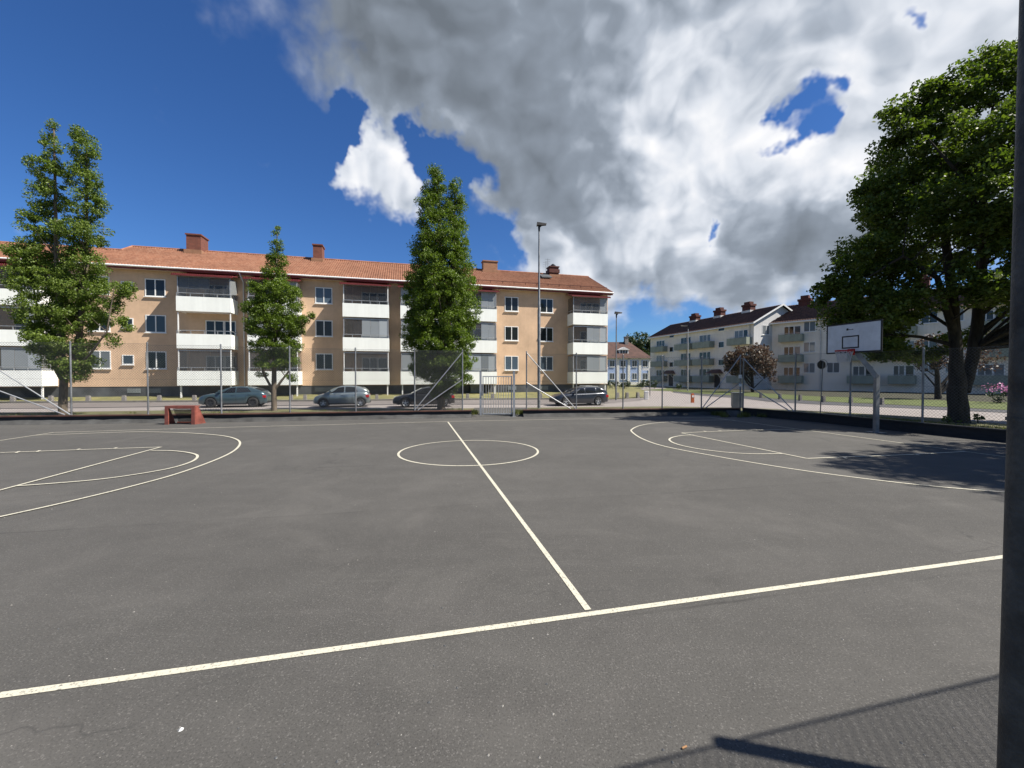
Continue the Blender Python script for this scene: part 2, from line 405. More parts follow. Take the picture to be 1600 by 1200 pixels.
# verge between the court wall and the street (slightly raised), and right-hand side
def back(p, d): return Vector((p.x, p.y + d, 0))
vp = [back(q, .3) for q in wallL] + [back(q, .3) for q in wallR]
vp2 = []
side_off = [Vector((q.x + .35, q.y + .1, 0)) for q in wallS[1:]]
verge = vp + side_off + [G(1800, 700)] + [G(1575, 667), G(1480, 657.5), G(1400, 652.5), G(1280, 645.5), G(1180, 640.5), G(1040, 637.5), G(850, 639.5), G(700, 641), G(500, 641.2), G(300, 643.5), G(75, 647), G(-500, 650.5)]
sheet('verge', verge, M['grass'], .10)

b = MB(); ga, gb = G(737, 652.5), G(818, 651.5)
q = [(ga.x, ga.y + .2, .003), (gb.x, gb.y + .2, .003), (gb.x, gb.y + .29, .108), (ga.x, ga.y + .29, .108), (gb.x + .3, gb.y + 4.4, .108), (ga.x - .3, ga.y + 4.6, .108)]
b.add(q, [(0, 1, 2, 3), (3, 2, 4, 5)]); tag(b.build('path', M['court']), kind='structure')
# right-hand pavement strip and lawns beyond the side street
sheet('pavement', [G(1052, 613.5), G(1100, 618.3), G(1160, 622.3), G(1200, 627.3), G(1280, 631.8), G(1400, 636.8), G(1574, 644.8), G(1800, 661), G(1800, 655), G(1574, 640.5), G(1400, 632.5), G(1280, 627), G(1200, 622), G(1160, 618.5), G(1100, 615.5), G(1052, 611.5)], M['darkroad'], -.004)
sheet('lawn', [G(1000, 609.5), G(1052, 611.3), G(1100, 615.3), G(1160, 618.3), G(1200, 621.8), G(1280, 626.8), G(1400, 632.3), G(1574, 640.3), G(1800, 654.8), G(1900, 614), G(1300, 611), G(1150, 609), G(1050, 606.5)], M['lawn_bright'], .003)

M['lawn_shade_tone'] = mat('lawn_shade', (.035, .042, .016, 1), .95, .35, 1.5, bump=.7, bscale=20, fine=.4, fscale=9, second=(.04, .028, .018, 1))  # dark brown-green tone that paints shade onto the lawn
sheet('lawn_shade', [G(1052, 608.8), G(1150, 611.5), G(1200, 615), G(1280, 619.5), G(1400, 623), G(1574, 629), G(1800, 640), G(1900, 613.5), G(1300, 610.8), G(1150, 608.8), G(1050, 606.3)], M['lawn_shade_tone'], .008)  # sheet of painted shade over the far lawn, along the white blocks
# grass in front of the orange building: rises towards its wall
# ------------------------------------------------------------------ the orange apartment block
class Frame:
    def __init__(s, A, B):
        s.O = Vector((A[0], A[1], 0)); d = Vector((B[0] - A[0], B[1] - A[1], 0)); s.L = d.length
        s.u = d.normalized(); s.n = Vector((s.u.y, -s.u.x, 0)); s.rz = math.atan2(s.u.y, s.u.x)
    def loc(s, px, py, d=0.0):              # local (x, z) where the sight line meets the plane d in front of the wall
        r = ray(px, py); o = s.O + s.n * d; c = Vector((0, 0, CAMH))
        t = (o - c).dot(s.n) / r.dot(s.n); p = c + r * t
        return (p - o).dot(s.u), p.z
    def x(s, px, d=0.0, py=560): return s.loc(px, py, d)[0]
    def z(s, px, py, d=0.0): return s.loc(px, py, d)[1]
    def wp(s, x, y, z=0): return s.O + s.u * x - s.n * y + Vector((0, 0, z))

w0, w1 = Vector((-29.0, 33.56, 0)), Vector((10.09, 43.9, 0))
ud = (w1 - w0).normalized()
F1 = Frame(w0 - ud * 22, w1)
LX = F1.L
lawn_far = [F1.wp(-6, .0), F1.wp(LX + 1, .0)]
lawn_near = [G(-700, 632.2), G(75, 629.2), G(300, 627.7), G(500, 626.7), G(700, 624.7), G(850, 623.9), G(945, 624), G(1010, 620.5)]
b = MB()
nv = [(p.x, p.y + .2, .02) for p in lawn_near]
fv = []
for p in nv:
    t = (Vector((p[0], p[1], 0)) - F1.O).dot(F1.u); t = min(LX + 6, t)
    q = F1.wp(t, .3 if t < LX else -1.0); fv.append((q.x, q.y, .32 if t < LX else .05))
for i in range(len(nv) - 1): b.add([nv[i], nv[i + 1], fv[i + 1], fv[i]], [(0, 1, 2, 3)])
lw = b.build('lawn', M['grass_dry']); tag(lw, kind='structure')

bl1 = empty('apartment_building', F1.O, F1.rz, 'long three-storey orange plastered apartment block with white balconies and a red tiled roof', 'building')
BASE = .28; PLZ = 1.08; EAVE = 10.82; DEP = 11.0
b = MB(); b.box(0, LX, 0, DEP, PLZ, EAVE)
b.add([(LX, 0, EAVE), (LX, DEP, EAVE), (LX, DEP / 2, EAVE + 2.75)], [(0, 1, 2)])
b.build('wall', M['stucco'], bl1)
b = MB(); b.box(-.0, LX - .03, .03, DEP - .03, -.1, PLZ)
pl = b.build('plinth', M['plinth'], bl1)

# pantile roof as real corrugated courses
def tile_roof(name, x0, x1, y0, z0, y1, z1, mat_, parent, wav=.2, course=.35, amp=.028, step=.02, seg=6):
    """slope from the eave (y0,z0) up to the ridge (y1,z1); mesh in the slope's own coordinates so that the tiles line up"""
    n = int((x1 - x0) / wav) * seg; L = math.hypot(y1 - y0, z1 - z0); rows = int(L / course)
    xs = np.linspace(x0, x1, n + 1); ph = (np.arange(n + 1) % seg) / seg
    hx = amp * np.sin(ph * 2 * PI) + amp * .4 * np.sin(ph * 4 * PI)
    vs = []; ty = np.linspace(0, L, rows + 1)
    for r in range(rows):
        for e, lift in ((ty[r], step), (ty[r + 1], 0)):
            v = np.zeros((n + 1, 3)); v[:, 0] = xs; v[:, 1] = e; v[:, 2] = hx + lift
            vs.append(v)
    vs = np.concatenate(vs); R = rows * 2; k = n + 1
    i, j = np.meshgrid(np.arange(R - 1), np.arange(n), indexing='ij'); a = (i * k + j).ravel()
    fs = np.stack([a, a + 1, a + k + 1, a + k], 1)
    me = bpy.data.meshes.new(name); me.from_pydata(vs.tolist(), [], fs.tolist()); me.materials.append(mat_)
    me.polygons.foreach_set('use_smooth', [True] * len(me.polygons)); me.update()
    o = bpy.data.objects.new(name, me); C.objects.link(o); o.parent = parent
    o.location = (0, y0, z0); o.rotation_euler = (math.atan2(z1 - z0, y1 - y0), 0, 0)
    return o
OV = .55; RZ = EAVE + 2.72
SL = (RZ - EAVE) / (DEP / 2)
XH = F1.x(190, -4, 400)
roofA = tile_roof('roof', XH, LX + .35, -OV, EAVE - OV * SL + .12, DEP / 2, RZ + .12, M['tile'], bl1)
YL = DEP / 2 - 1.6; ZL = RZ - 1.6 * SL
tile_roof('roof_wing', -2, XH, -OV, EAVE - OV * SL + .12, YL, ZL + .12, M['tile'], bl1)
b = MB(); b.add([(XH, YL, ZL + .1), (XH, DEP / 2, RZ + .1), (XH, DEP, EAVE + .1), (XH, YL, EAVE)], [(0, 1, 2, 3)]); b.build('hip_panel', M['tile'], bl1)
b = MB(); b.tube([(-2, YL, ZL + .13), (XH, YL, ZL + .13)], .11, 8); b.tube([(XH, YL, ZL + .13), (XH, DEP / 2, RZ + .13)], .09, 8); b.build('ridge_cap', M['tile'], bl1)
# back slope and gable trim
b = MB(); b.add([(XH, DEP / 2, RZ + .11), (LX + .35, DEP / 2, RZ + .11), (LX + .35, DEP + OV, EAVE - OV * SL), (XH, DEP + OV, EAVE - OV * SL)], [(0, 1, 2, 3)])
b.add([(-2, YL, ZL + .10), (XH, YL, ZL + .10), (XH, DEP + OV, EAVE - OV * SL), (-2, DEP + OV, EAVE - OV * SL)], [(0, 1, 2, 3)])
b.add([(-2, -OV + .03, EAVE - OV * SL + .03), (LX + .3, -OV + .03, EAVE - OV * SL + .03), (LX + .3, DEP / 2, RZ + .02), (XH, DEP / 2, RZ + .02), (XH, YL, ZL + .02), (-2, YL, ZL + .02)], [(0, 1, 2, 3, 4, 5)])
b.build('roof_back', M['tile'], bl1)
b = MB(); b.tube([(XH, DEP / 2, RZ + .13), (LX + .37, DEP / 2, RZ + .13)], .11, 8); b.build('ridge_cap', M['tile'], bl1)
b = MB()
b.prism([(LX + .33, -OV, EAVE - OV * SL - .06), (LX + .33, DEP / 2, RZ - .06), (LX + .33, DEP / 2, RZ + .16), (LX + .33, -OV, EAVE - OV * SL + .14)], (.05, 0, 0))
b.build('gable_board', M['redwood'], bl1)
b = MB(); b.box(-2, LX + .3, -OV + .05, -.003, EAVE - .42, EAVE - .34); b.build('soffit', M['cream_under'], bl1)
b = MB(); b.box(-2, LX + .32, -OV, -OV + .05, EAVE - .46, EAVE - .2); b.build('fascia_board', M['redwood'], bl1)
b = MB(); b.tube([(-2, -OV - .07, EAVE - .24), (LX + .34, -OV - .07, EAVE - .24)], .075, 8); b.build('gutter', M['white_paint'], bl1)
# snow guard on the right half of the roof
b = MB()
xg = F1.x(690); 
for i in range(int((LX - xg) / 1.2)):
    x = xg + i * 1.2; b.bar((x, .35, EAVE + .25), (x, .2, EAVE + .52), .05, .03)
b.bar((xg, .22, EAVE + .48), (LX, .22, EAVE + .48), .05, .05); b.build('snow_guard', M['brick_dark'], bl1)

# windows
def make_window(parent, w, h, x, z, y=0.0, glass='glass', mull=1, fw=.07, sill=True, name='window', fm='white_paint', key={}):
    k = (round(w, 2), round(h, 2), mull, fm, sill)
    if k not in key:
        b = MB(); d0, d1 = -.035, .05
        b.box(-w / 2, -w / 2 + fw, d0, d1, 0, h); b.box(w / 2 - fw, w / 2, d0, d1, 0, h)
        b.box(-w / 2 + fw, w / 2 - fw, d0, d1, 0, fw); b.box(-w / 2 + fw, w / 2 - fw, d0, d1, h - fw, h)
        for i in range(mull):
            xx = -w / 2 + w * (i + 1) / (mull + 1); b.box(xx - fw * .55, xx + fw * .55, d0 - .006, d1, fw, h - fw)
        if sill: b.box(-w / 2 - .06, w / 2 + .06, -.12, -.037, -.06, -.01)
        o = b.build(name, M[fm], parent)
        g = MB(); g.box(-w / 2 + fw, w / 2 - fw, -.012, .04, fw, h - fw)
        gm = g.build('pane', M[glass], o)
        key[k] = (o.data, gm.data)
    else:
        o = bpy.data.objects.new(name, key[k][0]); C.objects.link(o); o.parent = parent
        gm = bpy.data.objects.new('pane', key[k][1]); C.objects.link(gm); gm.parent = o
    gm.material_slots[0].link = 'OBJECT'; gm.material_slots[0].material = M[glass]
    o.location = (x, y, z)
    return o

rowz = [2.50, 5.43, 8.33]
def wincol(pl_, pr, rows=(0, 1, 2), glasses=('glass', 'glass', 'glass'), h=1.42):
    a, c = F1.x(pl_), F1.x(pr)
    for r in rows: make_window(bl1, 1.4 if abs(c - a - 1.4) < .25 else c - a, h, (a + c) / 2, rowz[r], glass=glasses[r])
wincol(229.5, 259.5, glasses=('glass', 'glass_blue', 'glass'))
wincol(493.5, 520, glasses=('glass', 'glass', 'glass_blue'))
wincol(789, 809.5, glasses=('glass_blue', 'glass', 'glass'))
wincol(843.5, 864, glasses=('glass_blue', 'glass', 'glass'))
wincol(141, 172, glasses=('curtain_glass', 'glass', 'glass'))
for r in range(3):
    a, c = F1.x(191), F1.x(209.5)
    make_window(bl1, c - a, .78, (a + c) / 2, rowz[r] + .33, mull=0, glass='glass_blue' if r == 0 else 'glass')
for px in (70 - 200, -60):
    for r in range(3): make_window(bl1, 1.4, 1.42, F1.x(px), rowz[r])
# cellar openings
for px in (208, 240, 500, 514, 800, 850):
    x = F1.x(px); b = MB(); b.box(-.45, .45, -.03, .02, 0, .36); 
    for i in range(5): b.box(-.4 + i * .18, -.36 + i * .18, -.045, -.03, .03, .33)
    o = b.build('cellar_window', M['box_grey'], bl1); o.location = (x, .03, .55)

# balconies
def balcony(xa, xb, row, style, depth=1.45, sides=True):
    zt = [2.33, 5.27, 8.22][row]; zb = zt - 1.12; w = xb - xa; zc = zb + 2.95 - .14
    b = MB(); b.box(0, w, -depth + .03, -.003, 0, .16); slab = b.build('balcony', M['fascia'], bl1); slab.location = (xa, 0, zb)
    p = MB(); t = .06; h = 1.12
    p.box(-.03, w + .03, -depth - t, -depth, -.04, h); p.box(-.03, -.03 + t, -depth, -.02, -.04, h); p.box(w + .03 - t, w + .03, -depth, -.02, -.04, h)
    p.build('parapet', M['white_panel'], slab)
    r = MB(); zr = h + .27
    r.bar((0, -depth - .03, zr), (w, -depth - .03, zr), .05, .04); r.bar((0, -depth - .03, zr), (0, -.02, zr), .05, .04); r.bar((w, -depth - .03, zr), (w, -.02, zr), .05, .04)
    nb = max(3, int(w / .75))
    for i in range(nb + 1):
        x = w * i / nb; r.box(x - .02, x + .02, -depth - .045, -depth - .01, h, zr)
    for x in (0, w): r.box(x - .02, x + .02, -depth * .5, -depth * .5 + .04, h, zr)
    r.build('railing', M['galv_lite'], slab)
    # corner posts
    for x in (.05, w - .05):
        q = MB(); q.box(x - .035, x + .035, -depth + .03, -depth + .10, .16, 2.81)
        q.build('post', M['white_paint'] if style in ('open', 'clear') else M['galv_lite'], slab)
    if style != 'open': q = MB(); q.box(.09, w - .09, -depth + .03, -depth + .09, 2.70, 2.80); q.build('head_rail', M['galv_lite'], slab)
    ng = max(4, int(w / .68)); gl = MB(); bl = MB(); clear = MB()
    for i in range(ng):
        x0 = .09 + (w - .18) * i / ng; x1 = .09 + (w - .18) * (i + 1) / ng; yy = -depth + .055 + (.012 if i % 2 else 0)
        if style == 'full' or (style == 'most' and i != 1 and i != 0): gl.box(x0 + .006, x1 - .006, yy, yy + .012, h + .02, 2.69)
        elif style == 'clear' or style == 'most': clear.box(x0 + .006, x1 - .006, yy, yy + .012, h + .02, 2.69)
        elif style == 'half': (gl if i > ng * .6 else clear).box(x0 + .006, x1 - .006, yy, yy + .012, h + .02, 2.69)
        elif style == 'blind':
            clear.box(x0 + .006, x1 - .006, yy, yy + .012, h + .02, 2.69)
            if i < ng * .55: bl.box(x0, x1, yy + .06, yy + .08, 1.75, 2.69)
    if style != 'open':
        for x in (0.02, w - .03):
            sg = MB(); sg.box(x, x + .012, -depth + .1, -.06, h + .02, 2.69); sg.build('side_glazing', M['balcony_glass' if style in ('full', 'most', 'blind') else 'balcony_clear_shade'], slab)
    for m_, mt, nm in ((gl, 'balcony_glass', 'glazing'), (clear, 'balcony_clear_shade', 'clear_shade_glazing'), (bl, 'blind', 'blind')):
        if m_.v: m_.build(nm, M[mt], slab)
    # door and window behind
    d = MB(); dw = w * .33
    wx = w * .42
    d.box(wx, wx + w * .5, -.03, .02, 1.0, 2.35); d.box(wx + w * .32, wx + w * .34, -.05, -.03, 1.0, 2.35)
    o = make_window(bl1, w * .36, 1.25, xa + w * .55, zb + 1.15, -.004, mull=1, glass='glass', sill=False, name='balcony_window')
    o = make_window(bl1, .85, 2.1, xa + w * .55 + w * .18 + .45, zb + .3, -.004, mull=0, glass='glass', sill=False, name='balcony_door')
    return slab

stacks = [
    (-45, 65, ['most', 'half', 'clear']), (277.5, 361.5, ['clear', 'open', 'blind']), (388, 465.5, ['clear', 'full', 'half']),
    (536.5, 607.5, ['clear', 'most', 'clear']), (626.5, 697, ['full', 'full', 'full']), (705, 775.8, ['full', 'half', 'half']),
    (895.5, 948.6, ['most', 'most', 'half'])]  # some clear panes are added on open balconies to darken them
for a, c, st in stacks:
    xa, xb = F1.x(a, 1.45), F1.x(c, 1.45)
    if a > 880: xb = min(xb, LX - .05)
    for r in range(3): balcony(xa, xb, r, st[r])
    # top canopy: corrugated awning roof with red fascia
    b = MB(); zt = 8.22 - 1.12 + 2.86
    nn = int((xb - xa + .5) / .12)
    for i in range(nn):
        x0 = xa - .25 + i * .12; b.add([(x0, -1.7, zt - .04), (x0 + .06, -1.7, zt + .01), (x0 + .12, -1.7, zt - .04), (x0 + .12, 0, zt + .26), (x0 + .06, 0, zt + .31), (x0, 0, zt + .26)], [(0, 1, 4, 5), (1, 2, 3, 4)])
    b.box(xa - .25, xb + .25, -1.72, -1.68, zt - .16, zt - .04)
    b.build('canopy', M['cloth_red'], bl1)
    b = MB(); b.box(xa + .15, xb - .15, -.16, -.004, zt + .34, zt + .5); b.build('awning_box', M['cloth_red'], bl1)
    # ground supports of the lowest balcony
    for x in (xa + .12, xb - .12): b = MB(); b.box(x - .05, x + .05, -1.3, -1.2, .2, 1.2); b.build('support', M['white_paint'], bl1)

# downpipes
for px in (382.5, 1400):
    if px > 1000: continue
    x = F1.x(px); b = MB(); b.tube([(x - .15, -OV - .05, EAVE - .3), (x - .1, -OV + .1, EAVE - .55), (x, -.12, EAVE - 1.0), (x, -.1, .4)], .05, 8)
    b.build('downpipe', M['fascia'], bl1)

# chimneys: px left, px right, py top, material, taper
def chimney(parent, fr, pl_, pr, ptop, m, yoff=DEP / 2 - .3, base=EAVE + 1.9, cap=True, d=1.1, two=False, depth=None):
    r0 = fr.loc(pl_, ptop, -yoff); r1 = fr.loc(pr, ptop, -yoff); w = (r1[0] - r0[0]) ; zt = r0[1]
    b = MB(); x0, x1 = r0[0], r1[0]; d = depth or d
    b.box(x0, x1, yoff - d / 2, yoff + d / 2, base, zt - .12)
    if two: b.box(x0 - .09, x1 + .09, yoff - d / 2 - .09, yoff + d / 2 + .09, zt - .75, zt - .35)
    if cap: b.box(x0 - .07, x1 + .07, yoff - d / 2 - .07, yoff + d / 2 + .07, zt - .12, zt)
    o = b.build('chimney', m, parent)
    f = MB(); f.box(x0 - .12, x1 + .12, yoff - d / 2 - .2, yoff + d / 2 + .1, base + .0, base + .55 + .1); f.build('flashing', M['brick_orange'], o)
    return o
chimney(bl1, F1, 297, 319.5, 368.5, M['brick'], base=RZ - .75, d=1.5)
chimney(bl1, F1, 491, 505, 384, M['brick'], base=RZ - .75, d=1.3)
chimney(bl1, F1, 754, 776, 408, M['brick_orange'], base=RZ - .75, d=.9)
c4 = chimney(bl1, F1, 857, 870.5, 417, M['brick_dark'], base=RZ - .75, d=1.0, two=True)
xx, zz = F1.loc(864, 417, -(DEP / 2 - .3))
b = MB(); b.tube([(xx, 5.2, zz - .1), (xx, 5.2, zz + .12)], .33, 12); b.tube([(xx, 5.2, zz + .12), (xx, 5.2, zz + .32)], [.33, .12], 12); b.build('cowl', M['black'], c4)
b = MB()
for px, pt in ((162, 352), (856, 404), (853, 409)):
    x, z = F1.loc(px, pt, -5.0); b.tube([(x, 5.0, RZ - .2), (x, 5.0, z)], .02, 5)
    for k in range(3): b.bar((x - .35, 5.0, z - .1 - k * .25), (x + .35, 5.0, z - .1 - k * .25), .02)
b.build('antenna', M['galv'], bl1)
# roof ladder hatch near chimney 4 and left
b = MB()
for px in (843,):
    x = F1.x(px, -4, 430); b.prism([(x, 3.2, EAVE + 3.2 * SL + .28), (x + 1.2, 3.2, EAVE + 3.2 * SL + .28), (x + 1.2, 4.2, EAVE + 4.2 * SL + .28), (x, 4.2, EAVE + 4.2 * SL + .28)], (0, 0, .1))
b.build('roof_hatch', M['plinth'], bl1)
# entrance cabinet under balcony stack 5
b = MB(); xx = F1.x(741); b.box(xx - .4, xx + .45, -.3, -.004, .3, 1.6); b.build('meter_cabinet', M['box_grey'], bl1)

# ------------------------------------------------------------------ white/green apartment block (two wings, each a building)
def simple_block(label, fr, depth, eave, ridge, wallm, roofm, length, z0=-.05, x0=0, hip_left=False, gable=None):
    e = empty('apartment_building', fr.O, fr.rz, label, 'building')
    b = MB(); b.box(x0, length, 0, depth, z0, eave); b.build('wall', wallm, e)
    g = MB(); g.add([(length, .001, eave), (length, depth, eave), (length, depth / 2, ridge - .1), (length - .2, .001, eave), (length - .2, depth, eave), (length - .2, depth / 2, ridge - .1)], [(0, 1, 2), (3, 4, 5), (0, 1, 4, 3)])
    g.box(length, length + .02, 0, depth, z0, eave)
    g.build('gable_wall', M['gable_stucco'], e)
    s = (ridge - eave) / (depth / 2); ov = .5
    rf = tile_roof('roof', x0 - .3, length + .4, -ov, eave - ov * s + .1, depth / 2, ridge + .05, roofm, e, wav=.3, course=.4, seg=4)
    b = MB(); b.add([(x0 - .3, depth / 2, ridge + .04), (length + .4, depth / 2, ridge + .04), (length + .4, depth + ov, eave - ov * s), (x0 - .3, depth + ov, eave - ov * s)], [(0, 1, 2, 3)])
    b.add([(x0 - .3, -ov + .03, eave - ov * s + .0), (length + .4, -ov + .03, eave - ov * s + .0), (length + .4, depth / 2, ridge - .06), (x0 - .3, depth / 2, ridge - .06)], [(0, 1, 2, 3)])
    b.build('roof_back', roofm, e)
    b = MB()
    for y0, y1 in ((-ov, depth / 2), (depth + ov, depth / 2)):
        b.prism([(length + .38, y0, eave - ov * s - .12), (length + .38, y1, ridge - .1), (length + .38, y1, ridge + .14), (length + .38, y0, eave - ov * s + .1)], (.06, 0, 0))
    b.box(x0 - .3, length + .4, -ov - .03, -ov + .02, eave - ov * s - .12, eave - ov * s + .06)
    b.build('verge_board', M['white_paint'], e)
    return e

def gbalc(e, x0, x1, zt, depth=1.0, h=1.0, win=True):
    b = MB(); w = x1 - x0
    b.box(0, w, -depth, -.003, 0, .12); s_ = b.build('balcony', M['fascia'], e); s_.location = (x0, 0, zt - h)
    p = MB(); p.box(-.03, w + .03, -depth - .05, -depth, -.02, h); p.box(-.03, .02, -depth, -.02, -.02, h); p.box(w - .02, w + .03, -depth, -.02, -.02, h)
    p.build('parapet', M['green_panel'], s_)
    r = MB(); r.bar((0, -depth - .02, h + .12), (w, -depth - .02, h + .12), .04)
    for i in range(6): r.box(w * i / 5 - .012, w * i / 5 + .012, -depth - .03, -depth - .005, h, h + .1)
    r.build('railing', M['galv_lite'], s_)
    if win:
        make_window(e, w * .45, 1.25, x0 + w * .35, zt - .05, -.004, glass='glass' if rnd.random() < .6 else 'curtain_glass', sill=False, name='balcony_window')
        make_window(e, .8, 2.0, x0 + w * .35 + w * .225 + .42, zt - .8, -.004, mull=0, glass='glass' if rnd.random() < .5 else 'curtain_glass', sill=False, name='balcony_door')

F3 = Frame((27.6, 82.8), (34.6, 59.5))
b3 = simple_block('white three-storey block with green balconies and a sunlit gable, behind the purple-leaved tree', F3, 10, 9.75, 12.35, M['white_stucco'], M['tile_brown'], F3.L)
for a, c in ((1016.5, 1035.6), (1053.6, 1077), (1082, 1108), (1135.6, 1166)):
    for zt in (1.95, 4.75, 7.55):
        x0, x1 = F3.x(a, 1.0), F3.x(c, 1.0)
        gbalc(b3, max(.1, x0), x1, zt)
for a, c in ((1047, 1051.6), (1123.8, 1130)):
    for zz in (3.6, 6.4): make_window(b3, 1.15, .95, (F3.x(a) + F3.x(c)) / 2, zz, mull=0, glass='glass')
    make_window(b3, 1.3, .6, (F3.x(a) + F3.x(c)) / 2, 9.0, mull=0, glass='glass', sill=False)
for a in (1048.5, 1121):
    x = F3.x(a); w = 2.6; o = MB()
    o.add([(x - w / 2, -1.3, 2.35), (x + w / 2, -1.3, 2.35), (x + w / 2, -.003, 2.35), (x - w / 2, -.003, 2.35), (x - w / 4, -.5, 3.0), (x + w / 4, -.5, 3.0), (x + w / 4, -.003, 3.0), (x - w / 4, -.003, 3.0)], [(0, 1, 5, 4), (1, 2, 6, 5), (3, 0, 4, 7), (4, 5, 6, 7), (0, 3, 2, 1)])
    pr = o.build('porch_roof', M['tile_brown'], b3)
    q = MB(); q.bar((x - w / 2 + .1, -1.2, 2.35), (x - w / 2 + .3, -.02, 1.4), .08); q.bar((x + w / 2 - .1, -1.2, 2.35), (x + w / 2 - .3, -.02, 1.4), .08); q.build('bracket', M['white_paint'], pr)
    d = MB(); d.box(x - .6, x + .6, -.03, .02, .1, 2.2); d.build('entrance_door', M['dark_room'], b3)
# gable windows
for zz in (7.9, 5.1, 2.3):
    o = make_window(b3, 1.35, 1.4, F3.L + .022, zz, 2.2, glass='curtain_glass'); o.rotation_euler = (0, 0, PI / 2)
for px in (1086, 1124.5, 1170):
    x, zt = F3.loc(px, {1086: 490, 1124.5: 481, 1170: 472}[px], -4.7); w = {1086: 1.7, 1124.5: 1.6, 1170: 1.6}[px]
    b = MB(); b.box(x - w / 2, x + w / 2, 4.2, 5.2, 11.7, zt - .7); b.box(x - w / 2 - .1, x + w / 2 + .1, 4.1, 5.3, zt - .7, zt - .4); b.box(x - w / 3, x + w / 3, 4.3, 5.1, zt - .4, zt)
    o = b.build('chimney', M['brick_dark'], b3); f = MB(); f.box(x - w / 2 - .05, x + w / 2 + .05, 4.1, 5.25, 11.7, 12.3); f.build('flashing', M['fascia'], o)
b = MB(); x = F3.L - .6; b.tube([(x, -.4, 9.4), (x, -.1, 9.1), (x, -.1, .1)], .06, 6); x = F3.x(1073); b.tube([(x, -.1, 9.3), (x, -.1, .1)], .06, 6); b.build('downpipe', M['fascia'], b3)

dir4 = Vector((.627, -.779, 0)); O4 = Vector((37.6, 60.7, 0))
F4 = Frame(O4, O4 + dir4 * 34)
b4 = simple_block('white plastered block with green balconies seen behind the basketball backboard and large tree', F4, 10, 9.8, 12.6, M['white_stucco'], M['tile_brown'], 34)
for a, c in ((1216, 1252), (1324, 1368), (1388, 1430), (1519, 1576)):
    x0, x1 = F4.x(a, 1.0), F4.x(c, 1.0)
    for zt in (2.0, 4.9, 7.75): gbalc(b4, x0, x1, zt)
for a, c in ((1257.5, 1271.5), (1295, 1309.5), (1440, 1462), (1480, 1502)):
    for zz in (2.35, 5.2, 8.0): make_window(b4, 1.4, 1.4, (F4.x(a) + F4.x(c)) / 2, zz, glass=rnd.choice(['glass', 'curtain_glass', 'curtain_glass']))
b = MB(); x = F4.x(1282); b.tube([(x, -.1, 9.4), (x, -.1, .1)], .06, 6); b.build('downpipe', M['fascia'], b4)
for px, pt in ((1258.5, 462), (1330, 440), (1440, 420)):
    x, zt = F4.loc(px, pt, -4.7); zt = min(zt, 14.6)
    b = MB(); b.box(x - .75, x + .75, 4.2, 5.2, 11.9, zt - .8); b.box(x - .85, x + .85, 4.1, 5.3, zt - .8, zt - .5); b.box(x - .5, x + .5, 4.3, 5.1, zt - .5, zt); b.build('chimney', M['brick_dark'], b4)

# ------------------------------------------------------------------ blue house
F5 = Frame((14, 95), (31.9, 96))
b5 = empty('house', F5.O, F5.rz, 'pale blue two-storey house with white pilasters and a brown hipped roof', 'house')
E5, R5, D5 = 6.1, 10.2, 10
b = MB(); b.box(0, F5.L, 0, D5, 0, E5); b.build('wall', M['blue_wall'], b5)
b = MB(); b.box(-.05, F5.L + .05, -.06, -.001, -.05, .6)
for px in (947.5, 965.6, 982.6, 1000, 1015): x = F5.x(px); b.box(x - .3, x + .3, -.1, -.061, 0, E5 - .05)
b.box(-.05, F5.L + .05, -.1, -.06, E5 - .35, E5 + .0); b.build('pilaster', M['white_paint'], b5)
b = MB(); o_ = .5; L5 = F5.L
b.add([(-o_, -o_, E5), (L5 + o_, -o_, E5), (L5 + o_, D5 + o_, E5), (-o_, D5 + o_, E5), (4.5, D5 / 2, R5), (L5 - 3.2, D5 / 2, R5)], [(0, 1, 5, 4), (1, 2, 5), (2, 3, 4, 5), (3, 0, 4), (0, 3, 2, 1)])
rf = b.build('roof', M['brown_roof'], b5)
xx, zt = F5.loc(978.5, 527, -4.5); b = MB(); b.box(xx - .4, xx + .4, 4.1, 5.1, R5 - 1, zt); b.box(xx - .5, xx + .5, 4.0, 5.2, zt, zt + .15); b.build('chimney', M['stone'], rf)
xx, z_ = F5.loc(974.5, 553, -1.2); b = MB(); b.box(xx - 1.1, xx + 1.1, 1.0, 3.5, z_ - .1, z_ + 1.0); b.prism([(xx - 1.35, .8, z_ + .95), (xx + 1.35, .8, z_ + .95), (xx, .8, z_ + 1.6)], (0, 3.6, 0)); dm = b.build('dormer', M['white_paint'], rf)
b = MB()
for k in range(3): b.box(xx - .85 + k * .6, xx - .4 + k * .6, .97, 1.02, z_ + .1, z_ + .85)
b.build('pane', M['glass_blue'], dm)
for px in (956.5, 973.5, 991.5, 1008):
    for zz in (1.15, 4.05): make_window(b5, 1.15, 1.5, F5.x(px), zz, -.004, glass='glass_blue', mull=1)

